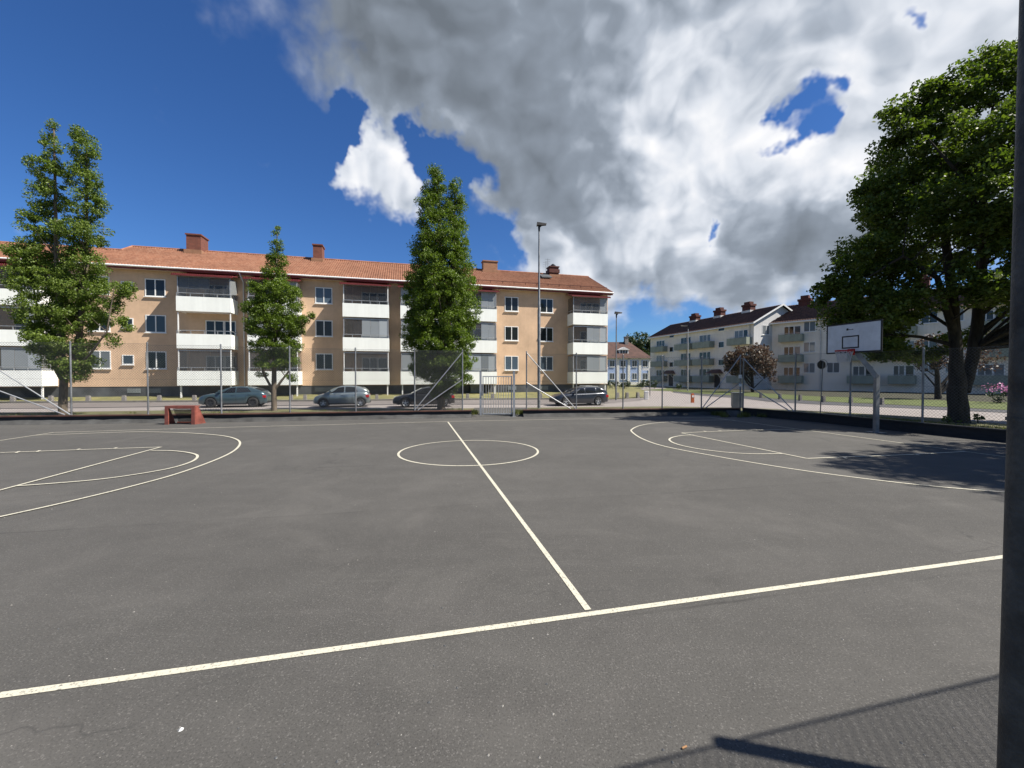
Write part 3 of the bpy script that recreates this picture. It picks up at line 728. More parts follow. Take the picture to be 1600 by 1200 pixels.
# ------------------------------------------------------------------ leaves, trees
def leaf_mesh(name, P, size, seed, mat_, parent, droop=.0, upb=.25, card=1.7):
    """diamond leaf faces centred on points P (n,3)"""
    rg = np.random.default_rng(seed); n = len(P)
    nr = rg.normal(size=(n, 3)); nr[:, 2] += upb * 2; nr /= np.linalg.norm(nr, axis=1)[:, None]
    t = rg.normal(size=(n, 3)); t[:, 2] -= droop; t -= (t * nr).sum(1)[:, None] * nr; t /= np.linalg.norm(t, axis=1)[:, None]
    s = np.cross(nr, t); L = size * rg.uniform(.6, 1.25, n)[:, None]; Wd = L / card
    fold = nr * L * .12
    v = np.stack([P - t * L * .5, P + s * Wd * .5 + fold - t * L * .02, P + t * L * .5, P - s * Wd * .5 + fold - t * L * .02], 1).reshape(-1, 3)
    me = bpy.data.meshes.new(name); me.vertices.add(4 * n); me.vertices.foreach_set('co', v.astype(np.float32).ravel())
    me.loops.add(4 * n); me.loops.foreach_set('vertex_index', np.arange(4 * n, dtype=np.int32))
    me.polygons.add(n); me.polygons.foreach_set('loop_start', np.arange(0, 4 * n, 4, dtype=np.int32)); me.polygons.foreach_set('loop_total', np.full(n, 4, np.int32))
    me.materials.append(mat_); me.update(); me.validate()
    o = bpy.data.objects.new(name, me); C.objects.link(o); o.parent = parent
    return o

def crown_points(blobs, dens, clump_r, per, seed, shell=.35, squash=.8):
    """clumps spread through ellipsoids; blobs: (x,y,z,rx,ry,rz); returns leaf points and clump centres"""
    rg = np.random.default_rng(seed); cents = []
    for bx, by, bz, rx, ry, rz in blobs:
        k = max(3, int(dens * (rx * ry + rx * rz + ry * rz)))
        d = rg.normal(size=(k, 3)); d /= np.linalg.norm(d, axis=1)[:, None]
        r = rg.uniform(shell, 1, k) ** .6
        cents.append(d * r[:, None] * np.array([rx, ry, rz]) + np.array([bx, by, bz]))
    cents = np.concatenate(cents); pts = []
    for c in cents:
        m = int(per * rg.uniform(.5, 1.4)); R = clump_r * rg.uniform(.6, 1.3)
        d = rg.normal(size=(m, 3)); d /= np.linalg.norm(d, axis=1)[:, None]
        r = rg.uniform(0.15, 1, m) ** .5
        q = d * (r * R)[:, None]; q[:, 2] *= squash
        pts.append(q + c)
    return np.concatenate(pts), cents

def px_blobs(base, blobs, dep, sh=0.0):
    """blob outlines given as picture ellipses at the tree's distance -> metres about the base"""
    out = []
    for t in blobs:
        cx, cy, rx, ry = t[:4]; rx = max(rx - sh, rx * .35); ry = max(ry - sh * .5, ry * .5); dy = t[4] if len(t) > 4 else 0
        Y = base.y; k = Y / F
        p = at(cx, cy, Y); out.append((p.x - base.x, dy, p.z - base.z, rx * k, (t[5] if len(t) > 5 else rx * dep) * k, ry * k))
    return out

def tree(name, label, base, blobs, trunk, leafm, barkm, size, dens, clump_r, per, seed, group=None, dep=1.0, branches=60, cat='tree', upb=.25, droop=0, shell=.35, squash=.8, twig=.02, sh=0.0, minz=0.0):
    e = empty(name, base, 0, label, cat, group)
    P, cents = crown_points(px_blobs(base, blobs, dep, sh), dens, clump_r, per, seed, shell, squash)
    leaf_mesh('crown', P, size, seed, leafm, e, droop, upb)
    b = MB()
    paths = []
    for pts, rads in trunk:
        pp = [at(x, y, base.y) - base + Vector((0, dy, 0)) for x, y, dy in pts]; pp[0].z = min(pp[0].z, -.1) if pts is trunk[0][0] else pp[0].z
        # finer, slightly crooked
        q = []; rr = []; rg = random.Random(seed)
        for i in range(len(pp) - 1):
            for k in range(4):
                t = k / 4; j = Vector((rg.uniform(-1, 1), rg.uniform(-1, 1), 0)) * rads[i] * .09 * (0 if i == 0 and k == 0 else 1)
                q.append(pp[i].lerp(pp[i + 1], t) + j); rr.append(rads[i] + (rads[i + 1] - rads[i]) * t)
        q.append(pp[-1]); rr.append(rads[-1]); paths.append((q, rr))
        b.tube(q, rr, 12)
    rg = random.Random(seed + 5)
    idx = list(range(len(cents))); rg.shuffle(idx)
    allp = [(p, r) for q, rr in paths for p, r in zip(q, rr) if p.z >= minz]
    for i in idx[:branches]:
        c = Vector(cents[i])
        # start from a trunk point below the clump
        best = min(allp, key=lambda pr: (pr[0] - c).length + abs((c.z - pr[0].z) - (c - pr[0]).xy.length * 1.1) * .8)
        s_, r0 = best; r0 = min(r0 * .45, .02 + (c - s_).length * .018) ; mid = s_.lerp(c, .5) + Vector((rg.uniform(-.2, .2), rg.uniform(-.2, .2), .15)) * (c - s_).length * .25
        b.tube([s_, s_.lerp(mid, .5), mid, mid.lerp(c, .5), c], [r0, r0 * .8, r0 * .6, r0 * .35, max(.006, r0 * .15)], 5, cap=False)
    b.build('trunk', barkm, e, recalc=False)
    return e

B = G(97.5, 648.5, .1)
tree('oak_tree', 'tallest columnar oak with two pointed tops and one long side branch', B,
     [(83, 195, 9, 18), (80, 228, 17, 24), (72, 265, 28, 28), (75, 310, 32, 32), (66, 355, 34, 30), (55, 400, 40, 32), (70, 440, 52, 32), (75, 485, 52, 32),
      (130, 212, 20, 14), (133, 240, 25, 24), (128, 280, 28, 28), (138, 320, 28, 28), (128, 365, 38, 28), (130, 410, 38, 28), (128, 450, 40, 30), (125, 495, 42, 30), (95, 535, 52, 26), (112, 566, 42, 20), (62, 520, 26, 22),
      (190, 452, 24, 20), (180, 478, 18, 14), (196, 506, 17, 16), (178, 532, 17, 10), (166, 470, 14, 12), (165, 505, 14, 12), (118, 585, 26, 12), (60, 548, 16, 10), (48, 420, 22, 40), (38, 340, 12, 12), (157, 300, 9, 30)],
     [([(97.5, 650, 0), (100, 600, 0), (96, 540, 0), (88, 400, 0), (84, 200, 0)], [.165, .15, .12, .08, .03]), ([(104, 590, 0), (120, 530, .1), (128, 400, .2), (132, 215, .1)], [.16, .12, .09, .03]),
      ([(108, 585, 0), (150, 555, -.3), (180, 520, -.4), (192, 450, -.4)], [.06, .045, .03, .015]), ([(95, 590, 0), (70, 560, .2), (50, 500, .3), (40, 420, .2)], [.09, .06, .045, .02])],
     M['leaf_b'], M['bark_pale'], .088, 30, .25, 98, 3, 'columnar oaks along the street', .9, 120, upb=.15, sh=6.5, minz=2.6)
B = G(428, 641.5, .1)
tree('oak_tree', 'smallest columnar oak, narrow and pointed, in front of the second balcony column', B,
     [(433, 362, 6, 12), (434, 384, 11, 14), (432, 408, 17, 16), (428, 432, 22, 18), (432, 455, 38, 18), (428, 482, 46, 22), (430, 510, 48, 22), (430, 540, 42, 20), (431, 565, 34, 13), (486, 494, 9, 6), (470, 500, 14, 10), (402, 480, 18, 16), (400, 450, 12, 12), (456, 590, 10, 5), (410, 586, 9, 5)],
     [([(428, 642, 0), (428, 600, 0), (431, 520, 0), (433, 365, 0)], [.14, .12, .08, .02]), ([(428, 610, 0), (450, 580, .1), (462, 540, .2)], [.07, .05, .02]), ([(427, 612, 0), (412, 580, -.1), (405, 540, .1)], [.07, .05, .02])],
     M['leaf_a'], M['bark_pale'], .082, 38, .23, 88, 11, 'columnar oaks along the street', .9, 80, sh=2, minz=1.6)
B = G(690, 640.5, .1)
tree('oak_tree', 'dense dark columnar oak with a broad crown behind the fence left of the gate', B,
     [(679, 270, 9, 16), (684, 290, 13, 20), (710, 290, 7, 20), (668, 295, 10, 12), (675, 320, 24, 24), (708, 325, 20, 26), (690, 355, 41, 24), (690, 385, 48, 26), (688, 415, 54, 26), (690, 445, 60, 26), (691, 475, 63, 26), (690, 505, 63, 26), (688, 535, 60, 26), (692, 562, 52, 22), (700, 590, 38, 18), (670, 575, 30, 18), (690, 610, 22, 12)],
     [([(689, 642, 0), (690, 600, 0), (692, 500, 0), (684, 265, 0)], [.22, .2, .15, .03]), ([(692, 560, 0), (706, 450, .2), (711, 290, .1)], [.12, .09, .02])],
     M['leaf_a'], M['bark_pale'], .088, 29, .27, 118, 21, 'columnar oaks along the street', 1.0, 80, sh=1.5, minz=1.6)

# big tree right
B = G(1500, 659, .12)
tree('chestnut_tree', 'huge dark spreading tree with a forked black trunk behind the basketball hoop', B,
     [(1330, 462, 58, 42, 0), (1308, 430, 32, 34, 0), (1345, 395, 45, 40, -.5), (1400, 440, 75, 55, .5), (1385, 335, 48, 50, 0), (1400, 300, 55, 50, .3), (1410, 230, 48, 48, 0), (1398, 180, 28, 26, 0), (1450, 185, 55, 60, 0), (1440, 150, 34, 26, 0), (1500, 150, 50, 50, 0), (1540, 115, 50, 48, 0), (1570, 95, 32, 30, 0), (1600, 120, 60, 60, 0),
      (1480, 260, 80, 65, -1.6), (1480, 260, 80, 65, 2), (1560, 230, 80, 70, -2.0), (1570, 240, 80, 70, 2), (1440, 350, 80, 60, -2), (1460, 360, 80, 60, 2.2), (1540, 370, 90, 60, -2.4), (1600, 350, 90, 80, 2.5),
      (1370, 490, 60, 32, -.8), (1420, 490, 60, 34, 1.5), (1465, 455, 70, 50, -2), (1560, 470, 70, 45, -2.2), (1365, 550, 42, 20, -.4), (1410, 535, 45, 20, .8), (1455, 520, 36, 20, 1.8), (1570, 525, 45, 22, 1.5), (1320, 505, 36, 24, 0), (1560, 545, 30, 14, 1.8),
      (1660, 200, 90, 80, -1), (1700, 320, 100, 90, 0), (1680, 440, 100, 70, 0), (1640, 510, 60, 40, 0), (1530, 550, 40, 16, 2.5), (1780, 300, 90, 90, -.5), (1790, 430, 90, 80, -1), (1720, 520, 80, 40, -.5), (1480, 540, 30, 14, 2.5)],
     [([(1499, 662, 0), (1496, 610, 0), (1494, 560, 0), (1490, 480, 0), (1478, 380, 0), (1470, 250, 0)], [.33, .29, .20, .17, .13, .04]),
      ([(1506, 612, 0), (1522, 570, .1), (1530, 520, .1), (1538, 420, .1), (1550, 300, .3), (1565, 160, .3)], [.2, .2, .19, .16, .12, .04]),
      ([(1492, 525, 0), (1470, 480, -.2), (1440, 440, -.6), (1380, 410, -.8), (1330, 440, -.8)], [.15, .12, .09, .06, .02]),
      ([(1535, 440, 0), (1500, 360, -.8), (1450, 300, -1.2), (1410, 240, -1)], [.12, .10, .07, .02]), ([(1540, 420, .2), (1590, 330, .4), (1650, 270, .4)], [.14, .10, .03]),
      ([(1492, 540, 0), (1455, 525, .4), (1410, 520, .6), (1370, 540, .4)], [.08, .06, .04, .02])],
     M['leaf_c'], M['bark'], .15, 12.5, .40, 84, 31, None, 1.0, 110, upb=.5, shell=.2, squash=.58, minz=2.8, sh=10)
# second tree beyond the frame edge: it throws the shade over the near corner of the court
e2 = empty('chestnut_tree', (19.7, 5.8, .1), 0, 'large spreading tree outside the side wall, shading the near corner of the court', 'tree')
P, cents = crown_points([(0, 0, 7.0, 3.6, 3.0, 2.2), (-1.8, .8, 9.2, 2.2, 2.2, 1.6), (-1, -.8, 11, 2.6, 2.6, 2.2), (1.5, .6, 11, 3, 3, 2.4), (-1.9, 1.6, 7.0, 1.6, 1.8, 1.2), (0, 0, 13.4, 2.0, 2.0, 1.5), (-.6, 3.2, 8.5, 1.8, 1.4, 1.8), (2.2, 3.4, 7, 2.2, 2.2, 2.2), (0.5, 4.2, 5.2, 1.6, 1.6, 1.2)], 8, .42, 40, 77)
leaf_mesh('crown', P, .2, 78, M['leaf_c'], e2, 0, .3)
b = MB(); b.tube([(0, 0, -.1), (.05, 0, 2), (-.1, .1, 5), (0, 0, 8)], [.38, .3, .22, .06], 10)
for c in cents[::9]: b.tube([(0, 0, max(1.8, c[2] * .5)), Vector(c) * .6 + Vector((0, 0, .6)), c], [.07, .04, .01], 5, cap=False)
b.build('trunk', M['bark'], e2)

# purple-leaved trees
B = G(1176, 613, 0)
tree('plum_tree', 'drooping purple-brown small tree in front of the sunlit gable', B,
     [(1172, 556, 30, 16), (1150, 568, 18, 18), (1195, 570, 16, 16), (1172, 572, 34, 16), (1205, 584, 10, 10), (1140, 560, 8, 14), (1185, 548, 16, 10)],
     [([(1176, 614, 0), (1175, 590, 0), (1172, 560, 0)], [.2, .16, .05])], M['leaf_purple'], M['bark'], .30, 7, .5, 26, 41, 'purple-leaved trees by the white blocks', 1, 24, droop=1.5)
B = G(1466, 624, 0)
tree('plum_tree', 'thin purple-leaved tree seen beside the forked black trunk', B,
     [(1462, 540, 32, 16), (1440, 556, 22, 14), (1480, 556, 22, 14), (1462, 566, 26, 12), (1535, 560, 22, 18)],
     [([(1466, 626, 0), (1465, 590, 0), (1462, 550, 0)], [.24, .18, .05])], M['leaf_purple'], M['bark'], .22, 7, .4, 22, 43, 'purple-leaved trees by the white blocks', 1, 30, droop=.6)
# far trees behind the blue house
for i, (cx, cy, rx, ry, lab) in enumerate(((998, 533, 20, 22, 'round dark tree rising behind the blue house roof'), (1022, 542, 13, 26, 'thinner dark tree between the blue house and the white block'))):
    B = G(cx, 598.5 + 1, 0); B = Vector(((cx - W) / F * 112, 112, 0))
    tree('broadleaf_tree', lab, B, [(cx, cy, rx, ry * .7), (cx - rx * .4, cy + 8, rx * .7, ry * .5), (cx + rx * .4, cy + 10, rx * .7, ry * .6), (cx, cy + 22, rx, ry * .7)],
         [([(cx, 600, 0), (cx, 560, 0), (cx, 530, 0)], [.4, .3, .1])], M['leaf_dark'], M['bark'], .55, 2.2, .9, 26, 50 + i, 'dark trees behind the blue house', 1, 14)

# hedges and shrubs
def bush(name, label, px0, px1, pyb, pyt, seed, cat='hedge', m='leaf_dark', size=.2, group=None, dens=9, per=24, z0=0, Y=None):
    A, Bp = G(px0, pyb, z0), G(px1, pyb, z0)
    if Y: A, Bp = Vector(((px0 - W) / F * Y, Y, z0)), Vector(((px1 - W) / F * Y, Y, z0))
    mid = (A + Bp) / 2; h = (pyb - pyt) * mid.y / F; w = (Bp - A).length
    e = empty(name, mid, 0, label, cat, group)
    n = max(1, int(w / max(h, .5))); bl = [((i + .5) / n * w - w / 2, 0, h * .5, w / n * .6, h * .6, h * .42) for i in range(n)]
    P, c = crown_points(bl, dens, h * .22, per, seed, .2); P = P[P[:, 2] > .02]
    leaf_mesh('foliage', P, size, seed, M[m], e)
    b = MB()
    for q in c[::4]: b.tube([(q[0] * .9, 0, -.05), (q[0], q[1] * .5, q[2] * .5), q], [.03, .02, .01], 4, cap=False)
    b.build('stem', M['bark'], e)
bush('hedge', 'clipped dark hedge in front of the blue house, beside the orange block', 945, 985, 607, 593, 61, group='hedges before the blue house', size=.25)
bush('hedge', 'clipped dark hedge in front of the blue house, beside the white block', 997, 1026, 607, 593, 62, group='hedges before the blue house', size=.25)
bush('shrub', 'low dark shrub by the porch of the white block', 1055, 1066, 610, 599, 63, 'shrub')
bush('flowering_shrub', 'pink flowering rhododendron on the lawn beyond the big tree', 1548, 1592, 630, 606, 64, 'shrub', 'leaf_dark', .15)
Bq = G(1566, 630, 0)
fe = [o for o in C.objects if o.name.startswith('flowering_shrub')][0]
rg = np.random.default_rng(5); P = rg.normal(size=(220, 3)) * np.array([.75, .3, .18]) + np.array([0, -.25, 1.05]); leaf_mesh('blossom', P, .16, 9, M['flower'], fe)
bush('shrub', 'dark shrub hugging the base of the big tree trunk', 1470, 1548, 661, 645, 65, 'shrub', 'leaf_c', .12, z0=.1)

# ------------------------------------------------------------------ court markings
def catmull(P, n=10):
    P = [Vector(p) for p in P]; out = []
    for i in range(len(P) - 1):
        p0, p1, p2, p3 = P[max(i - 1, 0)], P[i], P[i + 1], P[min(i + 2, len(P) - 1)]
        for k in range(n):
            t = k / n
            out.append(.5 * ((2 * p1) + (p2 - p0) * t + (2 * p0 - 5 * p1 + 4 * p2 - p3) * t * t + (3 * p1 - p0 - 3 * p2 + p3) * t ** 3))
    return out + [P[-1]]
ml = MB()
lz = [.004]
def stripe(P, w=.05, smooth=False, closed=False):
    z = lz[0]; lz[0] += .0006
    P = [Vector((p.x, p.y, 0)) for p in P]
    if smooth: P = catmull(P)
    n = len(P); L = []; R = []
    for i in range(n):
        if closed: d = (P[(i + 1) % n] - P[i - 1]).normalized()
        else: d = (P[min(i + 1, n - 1)] - P[max(i - 1, 0)]).normalized()
        nn = Vector((-d.y, d.x, 0)) * w / 2; L.append(P[i] + nn); R.append(P[i] - nn)
    for i in range(n if closed else n - 1):
        j = (i + 1) % n; ml.add([(R[i].x, R[i].y, z), (R[j].x, R[j].y, z), (L[j].x, L[j].y, z), (L[i].x, L[i].y, z)], [(0, 1, 2, 3)])
px = lambda *a: [G(x, y) for x, y in a]
nearA, nearB = G(0, 1087), G(1566, 870.5); d = (nearB - nearA).normalized()
stripe([nearA - d * 2.5, nearB + d * 8.5], .058)
stripe(px((919, 953.5), (700, 659.5)), .055)
stripe(px((85, 675.7), (330, 668.5), (520, 663.5), (700, 658.7), (900, 654.8), (1040, 653), (1108, 652)), .05, True)
A_, B_ = G(1108, 652), G(1571, 714); d = (B_ - A_).normalized(); stripe([A_, B_ + d * 8])
A_, B_ = G(85, 675.7), G(0, 688.5); d = (B_ - A_).normalized(); stripe([A_, B_ + d * 10])
cc = (G(731.5, 688.3) + G(731.5, 728.3)) / 2
# circle through the four extremes of its outline
rad = (G(841, 707).x - G(622.5, 707.5).x) / 2 ; ymid = (G(731, 688.3).y + G(731, 728.2).y) / 2; ry = (G(731, 688.3).y - G(731, 728.2).y) / 2
cx_ = (G(841, 707).x + G(622.5, 707.5).x) / 2
stripe([Vector((cx_ + rad * math.cos(a), ymid + ry * math.sin(a), 0)) for a in np.linspace(0, 2 * PI, 97)[:-1]], .055, closed=True)
# right court end
stripe(px((1570, 769.5), (1460, 760.3), (1360, 749.3), (1240, 733.3), (1128, 714.8), (1040, 698), (1004, 686), (988, 675.5), (987.5, 671), (1000, 665.2), (1024, 661.2), (1068, 658), (1120, 656.4), (1150, 656.8)), .055, True)
A_ = G(1570, 769.5); d = (A_ - G(1460, 760.3)).normalized(); stripe([A_, A_ + d * 4], .055)
stripe(px((1065, 676.8), (1261, 716.8)), .055)
stripe(px((1065, 676.8), (1104, 674.8), (1184, 672), (1242, 671)), .055)
stripe(px((1261, 716.8), (1360, 713.2), (1412, 711.2), (1508, 706)), .055)
stripe(px((1084, 680), (1065, 681), (1050, 684), (1046, 688), (1054, 693), (1072, 698), (1100, 703), (1140, 707.5), (1180, 709.6), (1222, 709.2)), .055, True)
for a, c in (((1318, 714.5), (1322, 717)), ((1358, 713.2), (1363, 715)), ((1430, 710.3), (1436, 712)), ((1104, 674.8), (1099, 673.8)), ((1128, 674), (1122, 673))): stripe(px(a, c), .05)
# left court end
stripe(px((-30, 815), (0, 808.7), (100, 786.5), (200, 762.2), (280, 740), (340, 718), (367, 704), (375, 692.5), (366, 685.5), (345, 681), (310, 678), (270, 676), (210, 675.3), (140, 677.5), (56, 680.6)), .055, True)
stripe(px((-60, 711.5), (0, 708), (120, 703.5), (250, 699.2)), .055)
stripe(px((252, 699), (0, 767), (-60, 783)), .055)
stripe(px((236, 704.5), (268, 705), (292, 707.5), (307, 711.5), (307, 717), (296, 723.5), (266, 732.5), (210, 742.5), (150, 750.5), (80, 756.5), (22, 760.6)), .055, True)
for a, c in (((25, 708.5), (30, 706)), ((58, 706.8), (62, 704.6)), ((120, 703.6), (125, 702)), ((178, 701.6), (183, 700))): stripe(px(a, c), .05)
o = ml.build('court_markings', M['line'], recalc=False); tag(o, kind='structure')

# ------------------------------------------------------------------ low walls round the court
def wall_piece(name, label, pts, cap_m, face_h=.34, off=1, fillet=True, group='low walls round the court'):
    """pts: foot line on the court side; the wall stands behind it"""
    e = empty(name, pts[0], 0, label, 'low wall', group)
    o0 = pts[0]; n = len(pts); N = []
    for i in range(n):
        d = (pts[min(i + 1, n - 1)] - pts[max(i - 1, 0)]).normalized(); N.append(Vector((-d.y, d.x, 0)))
    face = MB(); cap = MB(); fil = MB()
    def strip(mb, prof):
        rows = []
        for i in range(n): rows.append([pts[i] - o0 + N[i] * a + Vector((0, 0, z)) for a, z in prof])
        k = len(prof)
        for i in range(n - 1):
            for j in range(k): mb.add([rows[i][j], rows[i + 1][j], rows[i + 1][(j + 1) % k], rows[i][(j + 1) % k]], [(0, 1, 2, 3)])
        for r in (rows[0], rows[-1]): mb.poly(r)
    strip(face, [(.12, -.02), (.24, -.02), (.24, face_h - .045), (.12, face_h - .045)])
    strip(cap, [(.06, face_h - .044), (.27, face_h - .044), (.27, face_h), (.06, face_h)])
    face.build('panel', M['wood_dark'], e); cap.build('coping', cap_m, e)
    if fillet:
        # uneven asphalt bank at the foot
        P = []; 
        for i in range(n - 1):
            seg = (pts[i + 1] - pts[i]).length; m_ = max(2, int(seg / .35))
            for k in range(m_): P.append((pts[i].lerp(pts[i + 1], k / m_), N[i]))
        P.append((pts[-1], N[-1])); rg = random.Random(3)
        rows = [[p - o0 - nn * (.06 + rg.uniform(0, .04)) + Vector((0, 0, .001)), p - o0 + nn * .03 + Vector((0, 0, .07 + rg.uniform(-.02, .03))), p - o0 + nn * .118 + Vector((0, 0, .17 + rg.uniform(-.03, .02)))] for p, nn in P]
        for i in range(len(rows) - 1):
            for j in range(2): fil.add([rows[i][j], rows[i + 1][j], rows[i + 1][j + 1], rows[i][j + 1]], [(0, 1, 2, 3)], sm=True)
        fil.build('footing', M['ash_fillet'], e)
    return e
wall_piece('low_wall', 'black plank wall with rusty brown coping running left from the gate', wallL, M['wood_cap'])
wall_piece('low_wall', 'short black plank wall between the gate and the far corner', wallR, M['wood_cap'])
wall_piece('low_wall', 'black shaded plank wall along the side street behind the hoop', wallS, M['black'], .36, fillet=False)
# asphalt ramp block at the corner
b = MB(); c0 = G(1136, 650.5); c1 = G(1156, 650.5); 
b.add([c0 + Vector((0, -.35, .002)), c1 + Vector((0, -.35, .002)), c1 + Vector((0, .12, .27)), c0 + Vector((0, .12, .27)), c0 + Vector((0, .12, .002)), c1 + Vector((0, .12, .002))], [(0, 1, 2, 3), (0, 3, 4), (1, 5, 2)])
tag(b.build('drain_ramp', M['ash_fillet']), 'small grey concrete ramp leaning on the low wall at the far corner', 'ramp')

# ------------------------------------------------------------------ chain link fences
def mesh_net(e, A, Bp, z0, z1, o0, pitch=.06, t=.0055, name='wire_mesh', m='wire', hor=True):
    """real crossing wires in the plane between A and Bp"""
    d = (Bp - A); L = d.length; u = d.normalized(); nn = Vector((-u.y, u.x, 0)); H = z1 - z0
    b = MB(); step = pitch * 1.414
    def P(s, z, off=0): return A - o0 + u * s + nn * off + Vector((0, 0, z))
    for sg, off in ((1, .002), (-1, -.002)):
        k = -int(H / step) - 1
        while k * step < L + H:
            s0 = k * step if sg == 1 else k * step
            a0, zz0, a1, zz1 = (s0, z0, s0 + H, z1) if sg == 1 else (s0, z0, s0 - H, z1)
            # clip to 0..L
            lo, hi = 0.0, 1.0
            da = a1 - a0
            t0, t1 = (0 - a0) / da, (L - a0) / da
            if t0 > t1: t0, t1 = t1, t0
            lo, hi = max(lo, t0), min(hi, t1)
            if hi - lo > .01:
                p, q = P(a0 + da * lo, z0 + H * lo, off), P(a0 + da * hi, z0 + H * hi, off)
                dd = (q - p).normalized(); r = dd.cross(nn).normalized() * t / 2; w = nn * t / 2
                b.add([p - r - w * .6, p + r - w * .6, p + w, q - r - w * .6, q + r - w * .6, q + w], [(0, 1, 4, 3), (1, 2, 5, 4), (2, 0, 3, 5)])
            k += 1
    if hor:
        for z in (z0 + .02, z0 + H * .5, z1 - .02): b.bar(P(0, z), P(L, z), .006)
    return b.build(name, M[m], e, recalc=False)

def fence(label, posts, zt, dens, braces=(), r=.032, pitch=.06, group='chain link fences', darkspan=None, t=.0058):
    """posts: world foot points; zt: list of top heights; braces: (i, j, ztop, zbottom)"""
    o0 = posts[0].copy(); e = empty('chain_link_fence', o0, 0, label, 'fence', group)
    for p, z in zip(posts, zt):
        b = MB(); q = p - o0; b.tube([(q.x, q.y, -.1), (q.x, q.y, z - .01)], r, 10); b.tube([(q.x, q.y, z - .01), (q.x, q.y, z + .015)], [r * 1.25, r * .6], 10); b.build('post', M['galv'], e)
    for i in range(len(posts) - 1):
        if dens[i]: mesh_net(e, posts[i], posts[i + 1], .34, min(zt[i], zt[i + 1]) - .04, o0, dens[i], t)
    for i, frac, za, side, reach in braces:
        p = posts[i] - o0; d = (posts[i + side] - posts[i]); q = p + d * reach
        b = MB(); b.tube([(p.x, p.y - .05, za), (q.x, q.y - .05, .36)], .024, 8); b.build('brace', M['galv_lite'], e)
    return e
def wall_line_pt(px_, line, off=.19):
    """point of the wall line seen in column px_"""
    r = (px_ - W) / F / cP; segs = list(zip(line, line[1:])); n_ = len(segs)
    for i, (a, c) in enumerate(segs):
        dd = c - a; den = dd.x - r * dd.y
        if abs(den) < 1e-9: continue
        t = (r * a.y - a.x) / den
        if (t >= -.001 or i == 0) and (t <= 1.001 or i == n_ - 1):
            d = dd.normalized(); return a + dd * t + Vector((-d.y, d.x, 0)) * off
    return line[-1].copy()
pl_ = [(-150, 531), (-20, 532), (104, 533.5), (225.5, 535), (341.5, 538), (450.5, 541), (554.5, 543.5), (647.5, 545), (723, 546.5)]
posts = [wall_line_pt(x, wallL) for x, _ in pl_]; zt = [at(x, y, p.y).z for (x, y), p in zip(pl_, posts)]
fence('tall chain link fence with a dark netted end panel, left of the gate', posts, zt, [.07] * 7 + [.07], [(8, 0, 3.0, -1, 1.0), (8, 0, 1.75, -1, .93), (1, 0, 2.35, 1, 1.0), (1, 0, 1.45, 1, .93)])
# dark end panel: fine netting on the last span
FL = [o for o in C.objects if o.name == 'chain_link_fence'][0]
mesh_net(FL, posts[7] + Vector((0, .04, 0)), posts[8] + Vector((0, .04, 0)), .36, 3.05, posts[0], .035, .0045, 'netting', 'darknet', False)
pr_ = [(823.5, 549), (902, 551.6), (975.8, 554), (1037.6, 555.5), (1099.4, 557), (1160.5, 559)]
posts = [wall_line_pt(x, wallR) for x, _ in pr_]; zt = [at(x, y, p.y).z for (x, y), p in zip(pr_, posts)]
fence('tall chain link fence between the gate and the far corner, with pale diagonal braces', posts, zt, [.09] * 5, [(0, 0, 3.0, 1, .98), (0, 0, 1.6, 1, .88), (5, 0, 2.95, -1, .98), (5, 0, 1.6, -1, .9)], t=.0045)
corner = posts[-1]
ps_ = [(1167, 560), (1238.6, 552), (1323, 548), (1436.6, 544), (1572, 520)]
posts = [corner + Vector((.12, -.05, 0))] + [wall_line_pt(x, wallS, .19) for x, _ in ps_[1:]]; zt = [at(x, y, p.y).z for (x, y), p in zip(ps_, posts)]
d = (posts[-1] - posts[-2]).normalized(); posts += [posts[-1] + d * 3, posts[-1] + d * 6]; zt += [3.2, 3.2]
zt = [min(max(z, 2.7), 3.25) for z in zt]
fence('tall chain link fence along the side street behind the basketball hoop', posts, zt, [.07] * 6, [(0, 0, 2.75, 1, .97), (0, 0, 1.55, 1, .9)], t=.0048)
# near fence: starts with the dark post beside the camera
nd = Vector((math.cos(math.atan(.242)), math.sin(math.atan(.242)), 0))
n0 = Vector((1.252, 1.0, 0)); posts = [n0, n0 + nd * 2.25, n0 + nd * 4.5, n0 + nd * 6.9]
e = empty('chain_link_fence', n0, 0, 'near chain link fence whose dark galvanised end post stands at the picture edge', 'fence', 'chain link fences')
for i, p in enumerate(posts):
    q = p - n0; b = MB()
    lean = -.028 * 0
    b.tube([(q.x - .010, q.y, -.2), (q.x + .014, q.y, 3.0)], .040 if i == 0 else .045, 24); o = b.build('post', M['galv_dark'], e)
    if i == 0:
        zc = 1.9 - (656 - 588) / F
        c = MB(); c.tube([(.006, 0, zc - .004), (.006, 0, zc + .004)], .0435, 24); c.bar((-.03, -.045, zc), (-.004, -.052, zc), .012, .02); c.tube([(-.035, -.045, zc + .002), (-.02, -.062, zc + .002)], .006, 8); c.build('clamp', M['galv_dark'], o)
for i in range(3): mesh_net(e, posts[i] + nd * .05, posts[i + 1], .1, 2.98, n0, .05, .0042)
b = MB(); q = posts[3] - n0; b.tube([(0.04, 0, 2.99), (q.x, q.y, 2.99)], .009, 8); b.build('top_rail', M['galv'], e)

